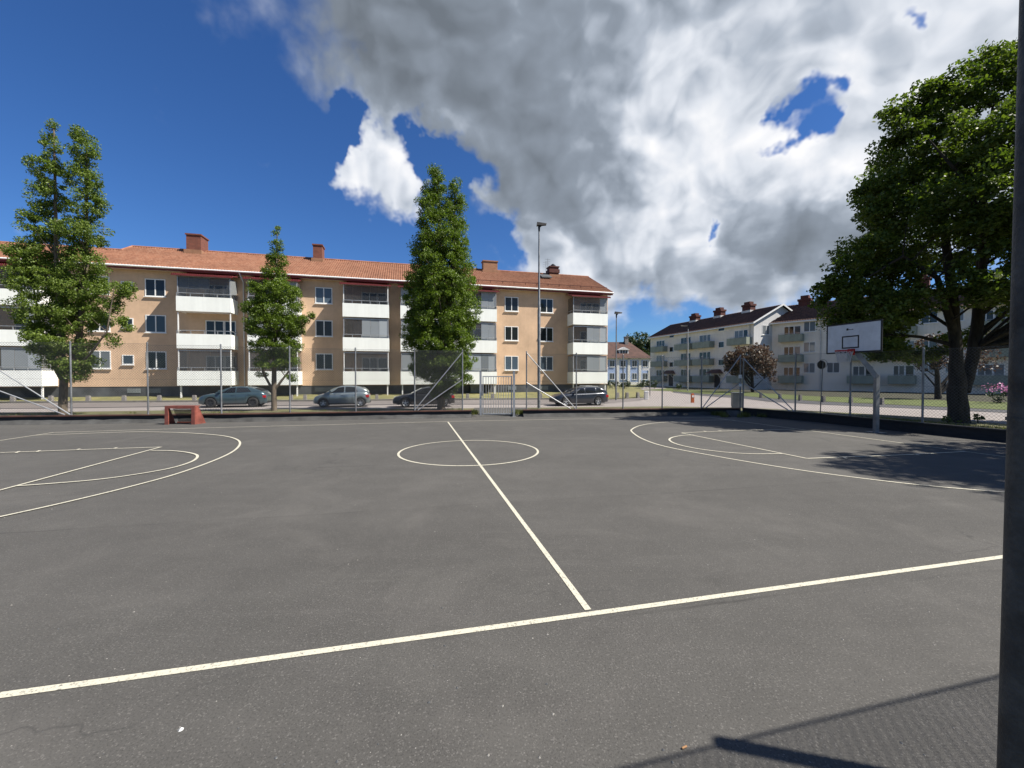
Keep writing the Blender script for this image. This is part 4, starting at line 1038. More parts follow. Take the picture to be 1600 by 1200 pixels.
# ------------------------------------------------------------------ gate
g0, g1 = G(751, 651.3), G(803, 651.0); ge = empty('gate', g0, math.atan2(g1.y - g0.y, g1.x - g0.x), 'galvanised steel gate with upright bars between the two low walls', 'gate')
gw = (g1 - g0).length
ztg = at(751, 580, g0.y).z; zf = at(760, 587.5, g0.y).z; zb_ = at(760, 647.5, g0.y).z
for x in (0, gw):
    b = MB(); b.box(x - .05, x + .05, -.05, .05, 0, ztg); b.box(x - .055, x + .055, -.055, .055, ztg, ztg + .02); b.box(x - .1, x + .1, -.1, .1, 0.002, .012); b.build('post', M['galv_lite'], ge)
b = MB(); b.box(.09, gw - .09, -.02, .02, zf - .045, zf); b.box(.09, gw - .09, -.02, .02, zb_, zb_ + .05); b.box(.09, .135, -.02, .02, zb_ + .05, zf - .045); b.box(gw - .135, gw - .09, -.02, .02, zb_ + .05, zf - .045); b.build('frame', M['galv_lite'], ge)
b = MB()
for i in range(10): x = .135 + (gw - .27) * (i + 1) / 11; b.tube([(x, 0, zb_ + .05), (x, 0, zf - .045)], .012, 8)
b.build('bars', M['galv_lite'], ge)
b = MB(); b.box(.03, .12, -.06, -.021, 1.0, 1.2); b.tube([(.1, -.1, 1.1), (.2, -.1, 1.1)], .01, 6); b.build('lock', M['galv'], ge)

# ------------------------------------------------------------------ basketball hoop
hb = Vector((12.33, 14.02, 0)); 
BL, BR = Vector((11.56, 15.27, 0)), Vector((11.97, 13.43, 0)); bu = (BR - BL).normalized(); bn = Vector((-bu.y, bu.x, 0)) * -1
if bn.x > 0: bn = -bn
zl0, zl1 = 2.71, 3.76
hp = empty('basketball_hoop', hb, 0, 'basketball hoop with a white black-edged backboard on a grey square post', 'basketball hoop')
b = MB(); b.box(-.06, .06, -.06, .06, 0, 1.95); b.box(-.063, .063, -.063, .063, 1.95, 1.965); b.box(-.2, .2, -.2, .2, .003, .015); b.build('post', M['galv'], hp)
ctr = (BL + BR) / 2 - hb
b = MB(); tgt = ctr - bn * .09 + Vector((0, 0, 2.8)); b.bar((0, 0, 1.87), tgt + Vector((0, 0, .0)), .12, .14)
b.bar(tgt + bu * .0 + Vector((0, 0, -.05)), tgt + Vector((0, 0, .75)), .08)
b.bar(tgt - bu * .6 + Vector((0, 0, .3)), tgt + bu * .6 + Vector((0, 0, .3)), .05); b.bar(tgt - bu * .6 + Vector((0, 0, .7)), tgt + bu * .6 + Vector((0, 0, .7)), .05)
b.build('arm', M['galv'], hp)
def brd(mb, a0, a1, z0, z1, t0, t1, m=0):   # box on the board plane
    L_ = (BR - BL).length
    P = [BL - hb + bu * (a * 1.0) + bn * t + Vector((0, 0, z)) for a in (a0, a1) for t in (t0, t1) for z in (z0, z1)]
    mb.add(P, [(0, 1, 3, 2), (4, 6, 7, 5), (0, 4, 5, 1), (2, 3, 7, 6), (0, 2, 6, 4), (1, 5, 7, 3)], m)
Lb = (BR - BL).length
b = MB(); brd(b, .02, Lb - .02, zl0 + .02, zl1 - .02, -.02, .0); bd = b.build('backboard', M['board_white'], hp)
b = MB(); w = .05
for a in ((0, Lb, zl1 - w, zl1), (0, Lb, zl0, zl0 + w), (0, w, zl0 + w, zl1 - w), (Lb - w, Lb, zl0 + w, zl1 - w)): brd(b, a[0], a[1], a[2], a[3], -.021, .004)
s0, s1, t0, t1 = .57, 1.16, zl0 + .16, zl0 + .60; w = .045
for a in ((s0, s1, t1 - w, t1), (s0, s1, t0, t0 + w), (s0, s0 + w, t0 + w, t1 - w), (s1 - w, s1, t0 + w, t1 - w)): brd(b, a[0], a[1], a[2], a[3], .0, .003)
b.build('border', M['black'], bd)
# small maker's mark: an emblem and a thin underlined word, as far as it can be read
b = MB(); zc = zl0 + .82
for a0, a1, z0, z1 in ((.725, .80, -.03, .03), (.735, .79, .03, .045)): brd(b, a0, a1, zc + z0, zc + z1, .0, .003)
for k in range(6): brd(b, .815 + k * .026, .834 + k * .026, zc - .02, zc + (.012 if k in (0, 4) else 0.0), .0, .003)
b.build('emblem', M['black'], bd)
rc = ctr + bn * .36 + Vector((0, 0, 2.79)); R_ = .25
b = MB(); ring = [rc + Vector((R_ * math.cos(a), R_ * math.sin(a), 0)) for a in np.linspace(0, 2 * PI, 25)]
b.tube(ring, .012, 6, cap=False); b.tube([p + Vector((0, 0, -.035)) for p in ring], .007, 5, cap=False)
for k in range(24): b.bar(ring[k], ring[k] + Vector((0, 0, -.04)), .008)
b.bar(ctr + bn * .0 + Vector((0, 0, 2.78)), ctr + bn * .13 + Vector((0, 0, 2.78)), .14, .13); b.bar(ctr + bn * .002 + Vector((0, 0, 2.74)), ctr + bn * .02 + Vector((0, 0, 2.74)), .18, .22)
rim = b.build('rim', M['hoop_red'], hp)
b = MB()
for k in range(12):
    for sg in (1, -1):
        P = []
        for j in range(6):
            a = 2 * PI * (k / 12) + sg * j * .26; r = R_ * (1 - .10 * j + .008 * j * j); P.append(rc + Vector((r * math.cos(a), r * math.sin(a), -.03 - j * .075)))
        b.tube(P, .008, 4, cap=False)
b.build('net', M['net'], rim)

# ------------------------------------------------------------------ small red goal
gc0, gc1 = G(257, 663.5), G(304.5, 663.3)
gdir = (gc1 - gc0).normalized(); ge2 = empty('street_goal', gc0, math.atan2(gdir.y, gdir.x), 'small worn red plastic goal standing on the court against the low wall', 'goal')
wg = (gc1 - gc0).length; hg = at(257, 636, gc0.y).z; dg = .55
def goalside(x, w):
    b = MB(); t = .03
    # front upright, raked wing plate widening towards the ground
    b.prism([(x, 0, 0), (x, dg, 0), (x, dg * .35, hg), (x, 0, hg)], (w, 0, 0)); return b
fw = .14
for x in (0, wg - fw):
    b = MB()
    b.add([(x, 0, 0), (x + fw, 0, 0), (x + fw * .9, .02, hg), (x, .02, hg), (x, .05, 0), (x + fw, .05, 0), (x + fw * .9, .07, hg), (x, .07, hg)], [(0, 1, 2, 3), (5, 4, 7, 6), (1, 5, 6, 2), (4, 0, 3, 7), (3, 2, 6, 7), (0, 4, 5, 1)])
    xo = x if x == 0 else x + fw - .03; fl = .0
    b.add([(xo, .05, 0), (xo + .03, .05, 0), (xo + .03 + (.05 if x else -.02), dg, 0), (xo + (.05 if x else -.02), dg, 0), (xo, .05, hg), (xo + .03, .05, hg), (xo + .03, .22, hg), (xo, .22, hg)], [(0, 1, 5, 4), (1, 2, 6, 5), (2, 3, 7, 6), (3, 0, 4, 7), (4, 5, 6, 7), (0, 3, 2, 1)])
    b.build('side_panel', M['red_plastic'], ge2)
b = MB(); b.box(0, wg, .02, .30, hg + .001, hg + .04); b.box(.1, wg - .1, .021, .06, hg - .06, hg); b.build('crossbar', M['red_plastic'], ge2)
b = MB(); b.bar((.05, dg + .05, .03), (wg - .05, dg + .05, .03), .05)
b.build('back_bar', M['red_plastic'], ge2)
b = MB()
for k in range(28): x = fw + (wg - 2 * fw) * k / 27; b.tube([(x, .2, hg), (x, .45, hg * .45), (x, dg, .04)], .009, 4, cap=False)
for k in range(12): t = k / 11; b.tube([(fw, .3 + (dg - .3) * t, hg * (1 - t) + .04), (wg - fw, .3 + (dg - .3) * t, hg * (1 - t) + .04)], .008, 4, cap=False)
b.build('net', M['darknet'], ge2)

# ------------------------------------------------------------------ cars
def interp(xs, pts):
    P = np.array(pts, float); return np.interp(xs, P[:, 0], P[:, 1])
def car(label, pxl, pxr, py, L, Wd, belt, roof, paint, wheels, wr, side_windows, rim='rim_silver', Y=None, estate=False, gx=(0, 0), roofm=None, tail=.0, head_z=.62, rails=False, shrink=.87):
    """x runs from the nose (0) to the tail (L); belt and roof are (x, z) outlines; the nose points along the street to the left"""
    a, c = G(pxl, py), G(pxr, py); mid = (a + c) / 2; e = empty('parked_car', (mid.x, mid.y, 0), F1.rz, label, 'car', 'cars parked along the kerb'); e.scale = (shrink,) * 3
    NX = 64; xs = np.linspace(0, L, NX); hw = Wd / 2
    plan = interp(xs, [(0, .62), (.12, .80), (.45, .95), (1.0, 1.0), (L - 1.1, 1.0), (L - .4, .95), (L - .1, .86), (L, .74)]) * hw
    zb = interp(xs, belt); 
    for _ in range(2): zb[1:-1] = (zb[:-2] + 2 * zb[1:-1] + zb[2:]) / 4
    def bottom(x):
        z = .20 if .3 < x < L - .3 else .26
        for wx in wheels:
            R = wr + .05; dx = abs(x - wx)
            if dx < R: z = max(z, wr + math.sqrt(R * R - dx * dx))
        return z
    b = MB(); rows = []
    for i, x in enumerate(xs):
        w = plan[i]; z1 = zb[i]; z0 = min(bottom(x), z1 - .12); zm = .52
        lowz = .26
        prof = [(w * .90, z0), (w * .985, max(z0 + .02, .32)), (w, max(z0 + .04, .55 * z1 + .08)), (w * .985, z1 - .14 if z1 - .14 > z0 + .06 else z0 + .08), (w * .93, z1 - .035), (w * .80, z1), (0, z1 + .03)]
        rows.append(prof)
    for s in (1, -1):
        vs = []
        for i, x in enumerate(xs):
            for y, z in rows[i]: vs.append((x - L / 2, s * y, z))
        k = 7; fs = []
        for i in range(NX - 1):
            for j in range(k - 1):
                q = (i * k + j, (i + 1) * k + j, (i + 1) * k + j + 1, i * k + j + 1); fs.append(q if s == 1 else q[::-1])
        b.add(vs, fs, 0, True)
    for i in (0, NX - 1):
        p = rows[i]; x = xs[i] - L / 2; b.add([(x, y, z) for y, z in p] + [(x, -y, z) for y, z in p[-2::-1]], [tuple(range(13))])
    # roof shell (greenhouse)
    rx = np.array(roof, float); gx0, gx1 = rx[0, 0], rx[-1, 0]; NG = 40; gs = np.linspace(gx0, gx1, NG); gz = interp(gs, roof)
    for _ in range(3): gz[1:-1] = (gz[:-2] + 2 * gz[1:-1] + gz[2:]) / 4
    zbel = lambda x: float(np.interp(x, xs, zb)); pw = lambda x: float(np.interp(x, xs, plan)); rz_ = lambda x: float(np.interp(x, gs, gz))
    zmax = max(gz)
    def yat(x, t):
        wb = pw(x) * .92; wt = hw * .70
        hfull = max(.05, zmax - zbel(x)); zz = t * (rz_(x) - zbel(x)); f = min(1, zz / hfull); return wb + (wt - wb) * f ** 1.15
    for s in (1, -1):
        vs = []; k = 7; ts = [-.12, .3, .6, .84, .95, 1.0]
        for x in gs:
            for t in ts: vs.append((x - L / 2, s * (yat(x, max(t, 0)) - (.0 if t < .9 else (.05 if t < 1 else .16))), zbel(x) + t * (rz_(x) - zbel(x))))
            vs.append((x - L / 2, 0, rz_(x) + .02))
        fs = []
        for i in range(NG - 1):
            for j in range(k - 1):
                q = (i * k + j, (i + 1) * k + j, (i + 1) * k + j + 1, i * k + j + 1); fs.append(q if s == 1 else q[::-1])
        b.add(vs, fs, 0, True)
    body = b.build('body', M[paint], e, recalc=False)
    # inner underbody so that one cannot look through
    u = MB(); u.box(.25 - L / 2, L / 2 - .25, -hw * .72, hw * .72, .22, .62); u.build('underbody', M['trim_black'], body)
    # sills / lower cladding
    u = MB()
    for s in (1, -1): u.box(wheels[0] + wr + .05 - L / 2, wheels[1] - wr - .05 - L / 2, s * hw * .955 - .02, s * hw * .955 + .02, .19, .30)
    u.build('sill', M['trim_black'], body)
    # side windows
    for s in (1, -1):
        for (xa, xb, sl0, sl1) in side_windows:
            g = MB(); nn = 10; vs = []
            for i in range(nn + 1):
                f = i / nn; xb_ = xa + (xb - xa) * f; xt = xa + sl0 + (xb + sl1 - xa - sl0) * f
                for x, t in ((xb_, .06), ((xb_ + xt) / 2, .45), (xt, .84)):
                    t2 = t; z = zbel(x) + t2 * (rz_(x) - zbel(x)); vs.append((x - L / 2, s * (yat(x, t2) + .008), z))
            fs = []
            for i in range(nn):
                for j in range(2): q = (i * 3 + j, (i + 1) * 3 + j, (i + 1) * 3 + j + 1, i * 3 + j + 1); fs.append(q if s == 1 else q[::-1])
            g.add(vs, fs, 0, True); g.build('side_window', M['car_glass'], e, recalc=False)
    # windscreen, rear window
    zt_f = max(i for i, z in enumerate(gz[:NG // 2]) if z < zmax - .10) if gz[0] < zmax - .1 else 3
    zr_i = min([i for i in range(NG // 2, NG) if gz[i] < zmax - .14] or [NG - 4])
    for nm, i0, i1 in (('windscreen', 1, zt_f), ('rear_window', zr_i, NG - 2)):
        if i1 - i0 < 1: continue
        g = MB(); vs = []
        for i in range(i0, i1 + 1):
            x = gs[i]
            for f in (-.84, -.5, 0, .5, .84): vs.append((x - L / 2 + (-.012 if nm == 'windscreen' else .012), f * (yat(x, .97) - .04), rz_(x) + .022 + (.01 if nm == 'windscreen' else .01) - .012 * abs(f)))
        fs = [((i * 5 + j), (i + 1) * 5 + j, (i + 1) * 5 + j + 1, i * 5 + j + 1) for i in range(i1 - i0) for j in range(4)]
        g.add(vs, fs, 0, True); g.build(nm, M['car_glass'], e)
    # lamps, grille, bumper trims, plate
    for s in (1, -1):
        hx = .1; yb = pw(.25)
        g = MB(); g.add([(.04 - L / 2, s * pw(.04) * .75, head_z), (.55 - L / 2, s * (pw(.55) * .985 + .006), head_z + .06), (.58 - L / 2, s * (pw(.58) * .97 + .006), head_z + .15), (.10 - L / 2, s * (pw(.1) * .80), head_z + .11)], [(0, 1, 2, 3)]); g.build('headlight', M['lamp_clear'], e)
        g = MB(); tz = zbel(L - .1) - .28; 
        g.box(L - .42 - L / 2, L - .02 - L / 2, s * (pw(L - .2) * .965) - .035, s * (pw(L - .2) * .965) + .03, tz, tz + .19); g.build('tail_light', M['lamp_red'], e, bevel=.02)
        g = MB(); mx = roof[0][0] + .45; mz = zbel(mx) + .06; g.box(mx - L / 2 - .1, mx - L / 2 + .06, s * (hw * .96), s * (hw * .96 + .17), mz, mz + .14); g.build('wing_mirror', M[paint], e, bevel=.03)
        g = MB(); 
        for hx2 in side_windows[:2]:
            hxx = hx2[1] - .22; g.box(hxx - L / 2, hxx - L / 2 + .18, s * (hw * .985), s * (hw * .985 + .025), zbel(hxx) - .19, zbel(hxx) - .16)
        g.build('door_handle', M[paint], e)
    g = MB(); g.box(-L / 2 - .012, -L / 2 + .03, -hw * .5, hw * .5, .34, .50); g.build('grille', M['trim_black'], e)
    g = MB(); g.box(L / 2 - .03, L / 2 + .02, -hw * .6, hw * .6, .28, .40); g.build('rear_bumper_trim', M['trim_black'], e)
    # door seams
    g = MB()
    for xx in ([w_[0] - .02 for w_ in side_windows] + [side_windows[-1][1] - .35])[:3]:
        for s in (1, -1):
            for z0 in np.linspace(.33, zbel(xx) - .18, 5)[:-1]:
                dz = (zbel(xx) - .18 - .33) / 4; g.box(xx - L / 2 - .006, xx - L / 2 + .006, s * hw * .99 - .012, s * hw * 1.002 + .0, z0, z0 + dz)
    g.build('door_seam', M['trim_black'], body)
    if rails:
        g = MB()
        for s in (1, -1): g.tube([(roof[2][0] - L / 2 + .3, s * hw * .62, zmax + .02), (roof[2][0] - L / 2 + .35, s * hw * .62, zmax + .06), (L / 2 - .8, s * hw * .62, zmax + .03)], .018, 6)
        g.build('roof_rail', M['galv_lite'], e)
    # wheels
    for wx in wheels:
        for s in (1, -1):
            t = MB(); pr = [(wr * .62, .10), (wr * .66, .105), (wr * .93, .10), (wr, .07), (wr, -.07), (wr * .93, -.10), (wr * .6, -.10)]; nseg = 28
            vs = [(r * math.cos(2 * PI * k / nseg), y * s, r * math.sin(2 * PI * k / nseg)) for k in range(nseg) for r, y in pr]; m_ = len(pr)
            t.add(vs, [(k * m_ + j, ((k + 1) % nseg) * m_ + j, ((k + 1) % nseg) * m_ + j + 1, k * m_ + j + 1) for k in range(nseg) for j in range(m_ - 1)], 0, True)
            wh = t.build('wheel', M['rubber'], e); wh.location = (wx - L / 2, s * (hw - .115), wr)
            r_ = MB(); ri = wr * .64
            r_.tube([(0, s * .02, 0), (0, s * .045, 0)], ri, 24)
            r_.tube([(ri * math.cos(a), s * .09, ri * math.sin(a)) for a in np.linspace(0, 2 * PI, 25)], wr * .045, 6, cap=False)
            o_r = None
            sp = MB()
            for k in range(5):
                a = 2 * PI * k / 5 + .3; dx_, dz_ = math.cos(a), math.sin(a); px_, pz_ = -dz_, dx_
                sp.add([(dx_ * ri * .1 + px_ * ri * .16, s * .085, dz_ * ri * .1 + pz_ * ri * .16), (dx_ * ri * .1 - px_ * ri * .16, s * .085, dz_ * ri * .1 - pz_ * ri * .16), (dx_ * ri - px_ * ri * .13, s * .095, dz_ * ri - pz_ * ri * .13), (dx_ * ri + px_ * ri * .13, s * .095, dz_ * ri + pz_ * ri * .13)], [(0, 1, 2, 3)])
            sp.tube([(0, s * .05, 0), (0, s * .10, 0)], ri * .2, 10)
            rr = MB(); rr.v, rr.f, rr.m, rr.sm = r_.v[:], [f[:] for f in r_.f], r_.m[:], r_.sm[:]
            nb_ = len(rr.v); rr.v += sp.v; rr.f += [[i + nb_ for i in f] for f in sp.f]; 
            nf0 = 0; rr.m = [0] * len(r_.m) + [1] * len(sp.m); 
            # rim ring bright, disc dark
            rr.m[:24 + 2] = [0] * 26; rr.m[26:len(r_.m)] = [1] * (len(r_.m) - 26); rr.sm += sp.sm
            rr.build('rim', [M['trim_black'], M[rim]], wh)
    return e

# teal crossover coupe, silver hatchback, black hatchback, dark estate
car('teal-grey crossover parked nose-left behind the smallest oak', 312, 427, 635.2, 4.42, 1.83, [(0, .62), (.15, .80), (.5, .92), (1.25, 1.03), (2.5, 1.05), (3.5, 1.10), (4.1, 1.12), (4.3, 1.0), (4.42, .80)],
    [(1.05, 1.0), (1.75, 1.36), (2.2, 1.48), (2.7, 1.50), (3.4, 1.42), (4.05, 1.18), (4.15, 1.1)], 'car_teal', (.88, 3.55), .35, [(1.5, 2.42, .55, .0), (2.5, 3.45, .0, -.25)], 'rim_dark', head_z=.66, shrink=.85)
car('silver-grey small hatchback parked between two oaks', 491.5, 580.5, 635.0, 3.75, 1.69, [(0, .60), (.12, .76), (.45, .90), (.95, 1.0), (2.2, 1.03), (3.2, 1.08), (3.6, 1.05), (3.75, .80)],
    [(.72, .96), (1.35, 1.34), (1.8, 1.49), (2.3, 1.52), (2.9, 1.47), (3.4, 1.32), (3.68, 1.05)], 'car_silver', (.68, 3.13), .30, [(1.12, 2.05, .52, .0), (2.13, 2.95, .0, -.12)], 'rim_silver', head_z=.64)
car('black hatchback half hidden behind the dense dark oak', 612.5, 712, 635.0, 4.30, 1.80, [(0, .58), (.15, .72), (.6, .84), (1.3, .94), (2.6, .97), (3.6, 1.02), (4.15, 1.0), (4.3, .75)],
    [(1.2, .92), (1.95, 1.30), (2.4, 1.42), (2.9, 1.43), (3.6, 1.34), (4.1, 1.12), (4.2, 1.0)], 'car_black', (.85, 3.5), .325, [(1.65, 2.55, .5, .0), (2.63, 3.5, .0, -.2)], 'rim_silver', head_z=.60)
car('dark blue-black estate car parked by the end of the orange block', 857.5, 949.5, 632.8, 4.48, 1.80, [(0, .58), (.12, .72), (.55, .86), (1.3, .95), (2.7, .98), (3.9, 1.03), (4.35, 1.0), (4.48, .75)],
    [(1.15, .92), (1.9, 1.30), (2.3, 1.42), (2.9, 1.45), (3.7, 1.42), (4.2, 1.25), (4.42, 1.0)], 'car_navy', (.85, 3.53), .32, [(1.6, 2.42, .5, .0), (2.5, 3.35, .0, -.0), (3.42, 4.05, .0, -.25)], 'rim_silver', rails=True, head_z=.60, shrink=.84)

# ------------------------------------------------------------------ street furniture
def lamp(label, base, h, r0, r1, m='galv', head=.7, group='street lamps', step=None):
    e = empty('street_lamp', base, 0, label, 'street lamp', group)
    b = MB(); s_ = step or h * .35
    b.tube([(0, 0, -.1), (0, 0, s_), (0, 0, s_ + .1), (0, 0, h)], [r0, r0, (r0 + r1) / 2, r1], 12); b.build('pole', M[m], e)
    b = MB(); b.tube([(0, 0, h - .25), (0, 0, h), (.06, 0, h + .1)], [r1 * 1.1, r1 * 1.6, r1 * 2.4], 8)
    b.add([(-.14, -.13, h + .08), (head * .72, -.1, h + .12), (head * .72, .1, h + .12), (-.14, .13, h + .08), (-.12, -.11, h + .26), (head * .76, -.06, h + .20), (head * .76, .06, h + .20), (-.12, .11, h + .26)], [(0, 3, 2, 1), (4, 5, 6, 7), (0, 1, 5, 4), (1, 2, 6, 5), (2, 3, 7, 6), (3, 0, 4, 7)])
    b.build('lamp_head', M['trim_black'], e)
    return e
Bq = G(842.0, 640.8, .0); lamp('tallest street lamp, on a thick tapering mast just right of the gate', Bq, at(842, 355, Bq.y).z, .085, .04, head=.55, step=5.6)
Bq = G(962.5, 625, 0); lamp('slim street lamp beside the corner of the orange block', Bq, at(962, 492, Bq.y).z, .07, .04, head=.6)
Bq = G(1074.5, 611, 0); lamp('thin pale street lamp before the white block', Bq, at(1073, 511, Bq.y).z, .08, .045, 'galv_lite', head=-1.3)

# granite posts along the grass
first = None
for i, pxx in enumerate((-46, 13, 73, 132, 188.5, 244, 299.5, 452, 474, 587, 730, 770, 845, 966, 981, 998)):
    y = float(np.interp(pxx, [-50, 75, 300, 500, 700, 850, 1000], [630.5, 629.3, 628, 627, 625, 624.3, 622])); g = G(pxx, y - .2)
    if first is None:
        b = MB(); b.add([(-.13, -.13, -.05), (.13, -.13, -.05), (.13, .13, -.05), (-.13, .13, -.05), (-.10, -.11, .46), (.11, -.10, .48), (.10, .11, .45), (-.11, .10, .47)], [(0, 3, 2, 1), (4, 5, 6, 7), (0, 1, 5, 4), (1, 2, 6, 5), (2, 3, 7, 6), (3, 0, 4, 7)])
        o = b.build('stone_bollard', M['stone'], bevel=.015); first = o
    else: o = first.copy(); C.objects.link(o)
    o.location = (g.x, g.y + .28, .02); o.rotation_euler = (0, 0, .26 + rnd.uniform(-.1, .1))
    tag(o, 'short rough granite post at the grass edge before the orange block', 'bollard', 'granite posts along the grass edge')
# right-hand lawn edge posts
first2 = None
for pxx, pyy in ((1191, 622), (1221, 624), (1253, 626.3), (1290, 628.5), (1333, 630.5), (1382, 632.5)):
    g = G(pxx, pyy)
    o = first.copy(); C.objects.link(o); o.location = (g.x, g.y + .2, -.02); o.scale = (.8, .8, 1.0); o.rotation_euler = (0, 0, rnd.uniform(-.2, .2))
    tag(o, 'short dark post at the lawn edge across the side street', 'bollard', 'posts along the side street lawn')
# white and orange street items
g = G(1009.5, 624); b = MB(); b.box(-.15, .15, -.12, .12, 0, .62); b.box(-.17, .17, -.14, .14, .62, .67); o = b.build('cable_cabinet', M['white_paint'], bevel=.02); o.location = g; tag(o, 'small white cable cabinet at the street corner by the blue house', 'cabinet')
q = MB(); q.box(-.12, .12, -.128, -.121, .12, .56); c_ = q.build('door', M['fascia'], o)
g = G(1082, 629); e = empty('marker_post', g, 0, 'orange marker post with a white plate on the side street', 'marker post'); b = MB(); b.box(-.1, .1, -.07, .07, 0, .58); b.box(-.08, .08, -.05, .05, .58, .66); b.build('body', M['orange'], e); b = MB(); b.box(-.07, .07, -.08, -.071, .38, .54); b.build('plate', M['white_paint'], e)
g = G(1152, 637, 0); e = empty('utility_cabinet', (g.x, g.y, 0), -.2, 'grey utility cabinet just beyond the far corner of the court', 'cabinet')
hh = at(1152, 613, g.y).z; b = MB(); b.box(-.3, .3, -.2, .2, .08, hh - .05); b.box(-.33, .33, -.23, .23, hh - .05, hh); b.box(-.28, .28, -.18, .18, -.1, .08); b.build('body', M['box_grey'], e, bevel=.01)
b = MB(); b.box(-.008, .008, -.206, -.201, .12, hh - .1); b.box(-.26, .26, -.206, -.201, hh - .1, hh - .085); b.box(.05, .08, -.225, -.206, .4, .5); b.build('door', M['galv'], e)
# traffic mirror / sign seen from behind on a leaning pole
g = G(1281.5, 646.5, .1); e = empty('road_sign', g, 0, 'round road sign seen from behind on a thin leaning pole', 'sign')
zt_ = at(1286, 570, g.y).z; top = at(1286, 570, g.y) - g
b = MB(); b.tube([(0, 0, -.1), (top.x * .95, 0, zt_ - .1 + .2)], .022, 8); b.build('pole', M['galv'], e)
b = MB(); b.tube([(top.x - .05, .03, top.z), (top.x - .05, .05, top.z)], .2, 20); b.build('disc', M['black'], e)
b = MB(); b.tube([(top.x + .07 + .2 * math.cos(a), .09, top.z + .05 + .2 * math.sin(a)) for a in np.linspace(0, 2 * PI, 21)], .012, 6, cap=False); b.tube([(top.x - .02, .04, top.z), (top.x + .07, .09, top.z - .14)], .012, 6); b.build('ring', M['black'], e)
g = G(1015.5, 618, 0); e = empty('street_sign', g, 0, 'thin pole with a long white name blade at the corner by the blue house', 'sign')
zt_ = at(1015, 577, g.y).z; b = MB(); b.tube([(0, 0, -.1), (0, 0, zt_ + .1)], .04, 8); b.build('pole', M['galv'], e); b = MB(); b.box(-.75, -.02, -.02, .01, zt_ - .12, zt_ + .12); b.build('blade', M['white_paint'], e)
for pxx, py0, py1, lab in ((1156.5, 585.5, 591, 'upper small white notice hanging on the corner fence'), (1156.8, 599.5, 604, 'lower small white notice hanging on the corner brace')):
    Yc = corner.y - .07; p0, p1 = at(pxx - 2.6, py1, Yc), at(pxx + 2.6, py0, Yc); b = MB(); b.box(p0.x, p1.x, Yc - .012, Yc, p0.z, p1.z); tag(b.build('notice', M['white_paint']), lab, 'notice')

# ------------------------------------------------------------------ weeds, verge grass, pebbles
def blades(name, spots, label, seed=1, h=.09, n=30, m='blade'):
    rg = np.random.default_rng(seed); P = []
    for (x, y, z, r) in spots:
        k = n; P.append(np.stack([x + rg.normal(0, r, k), y + rg.normal(0, r, k), np.full(k, z)], 1))
    P = np.concatenate(P); k = len(P); a = rg.uniform(0, 2 * PI, k); H = h * rg.uniform(.4, 1.3, k); lean = rg.normal(0, .45, (k, 2)) * H[:, None]; w = .012
    dx, dy = np.cos(a) * w, np.sin(a) * w
    v = np.stack([P + np.stack([dx, dy, 0 * dx], 1), P - np.stack([dx, dy, 0 * dx], 1), P + np.stack([lean[:, 0], lean[:, 1], H], 1)], 1).reshape(-1, 3)
    me = bpy.data.meshes.new(name); me.from_pydata(v.tolist(), [], [(3 * i, 3 * i + 1, 3 * i + 2) for i in range(k)]); me.materials.append(M[m])
    o = bpy.data.objects.new(name, me); C.objects.link(o); return tag(o, label, 'grass', kind='stuff')
spots = []
for a, c in zip(wallL, wallL[1:]):
    L_ = (c - a).length
    for i in range(int(L_ * 6)):
        p = a.lerp(c, rnd.random()); spots.append((p.x, p.y + rnd.uniform(.4, 4.0), .1, .12))
for a, c in zip(wallR, wallR[1:]):
    for i in range(int((c - a).length * 5)):
        p = a.lerp(c, rnd.random()); spots.append((p.x, p.y + rnd.uniform(.4, 2.5), .1, .12))
for i in range(500):
    p = wallS[1].lerp(wallS[3], rnd.random()); spots.append((p.x + rnd.uniform(.5, 3.0), p.y + rnd.uniform(0, 1.0), .1, .14))
blades('grass', spots, 'short rough grass on the verge behind the low walls', 2, .11, 22)
sp = [(G(741, 650).x, G(741, 652).y + rnd.uniform(.3, .7), .1, .08) for _ in range(9)] + [(G(x, 648.5).x, G(x, 651.5).y + rnd.uniform(.3, .8), .1, .1) for x in (807, 810, 813, 816, 809, 812) for _ in range(2)]
for i in range(26): p = G(rnd.uniform(1130, 1195), 0 + 652); sp.append((p.x, wall_line_pt(rnd.uniform(1120, 1195), wallR + wallS[1:], -.08).y, 0, .06))
blades('weeds', sp, 'weeds growing at the foot of the wall beside the gate', 3, .2, 60)
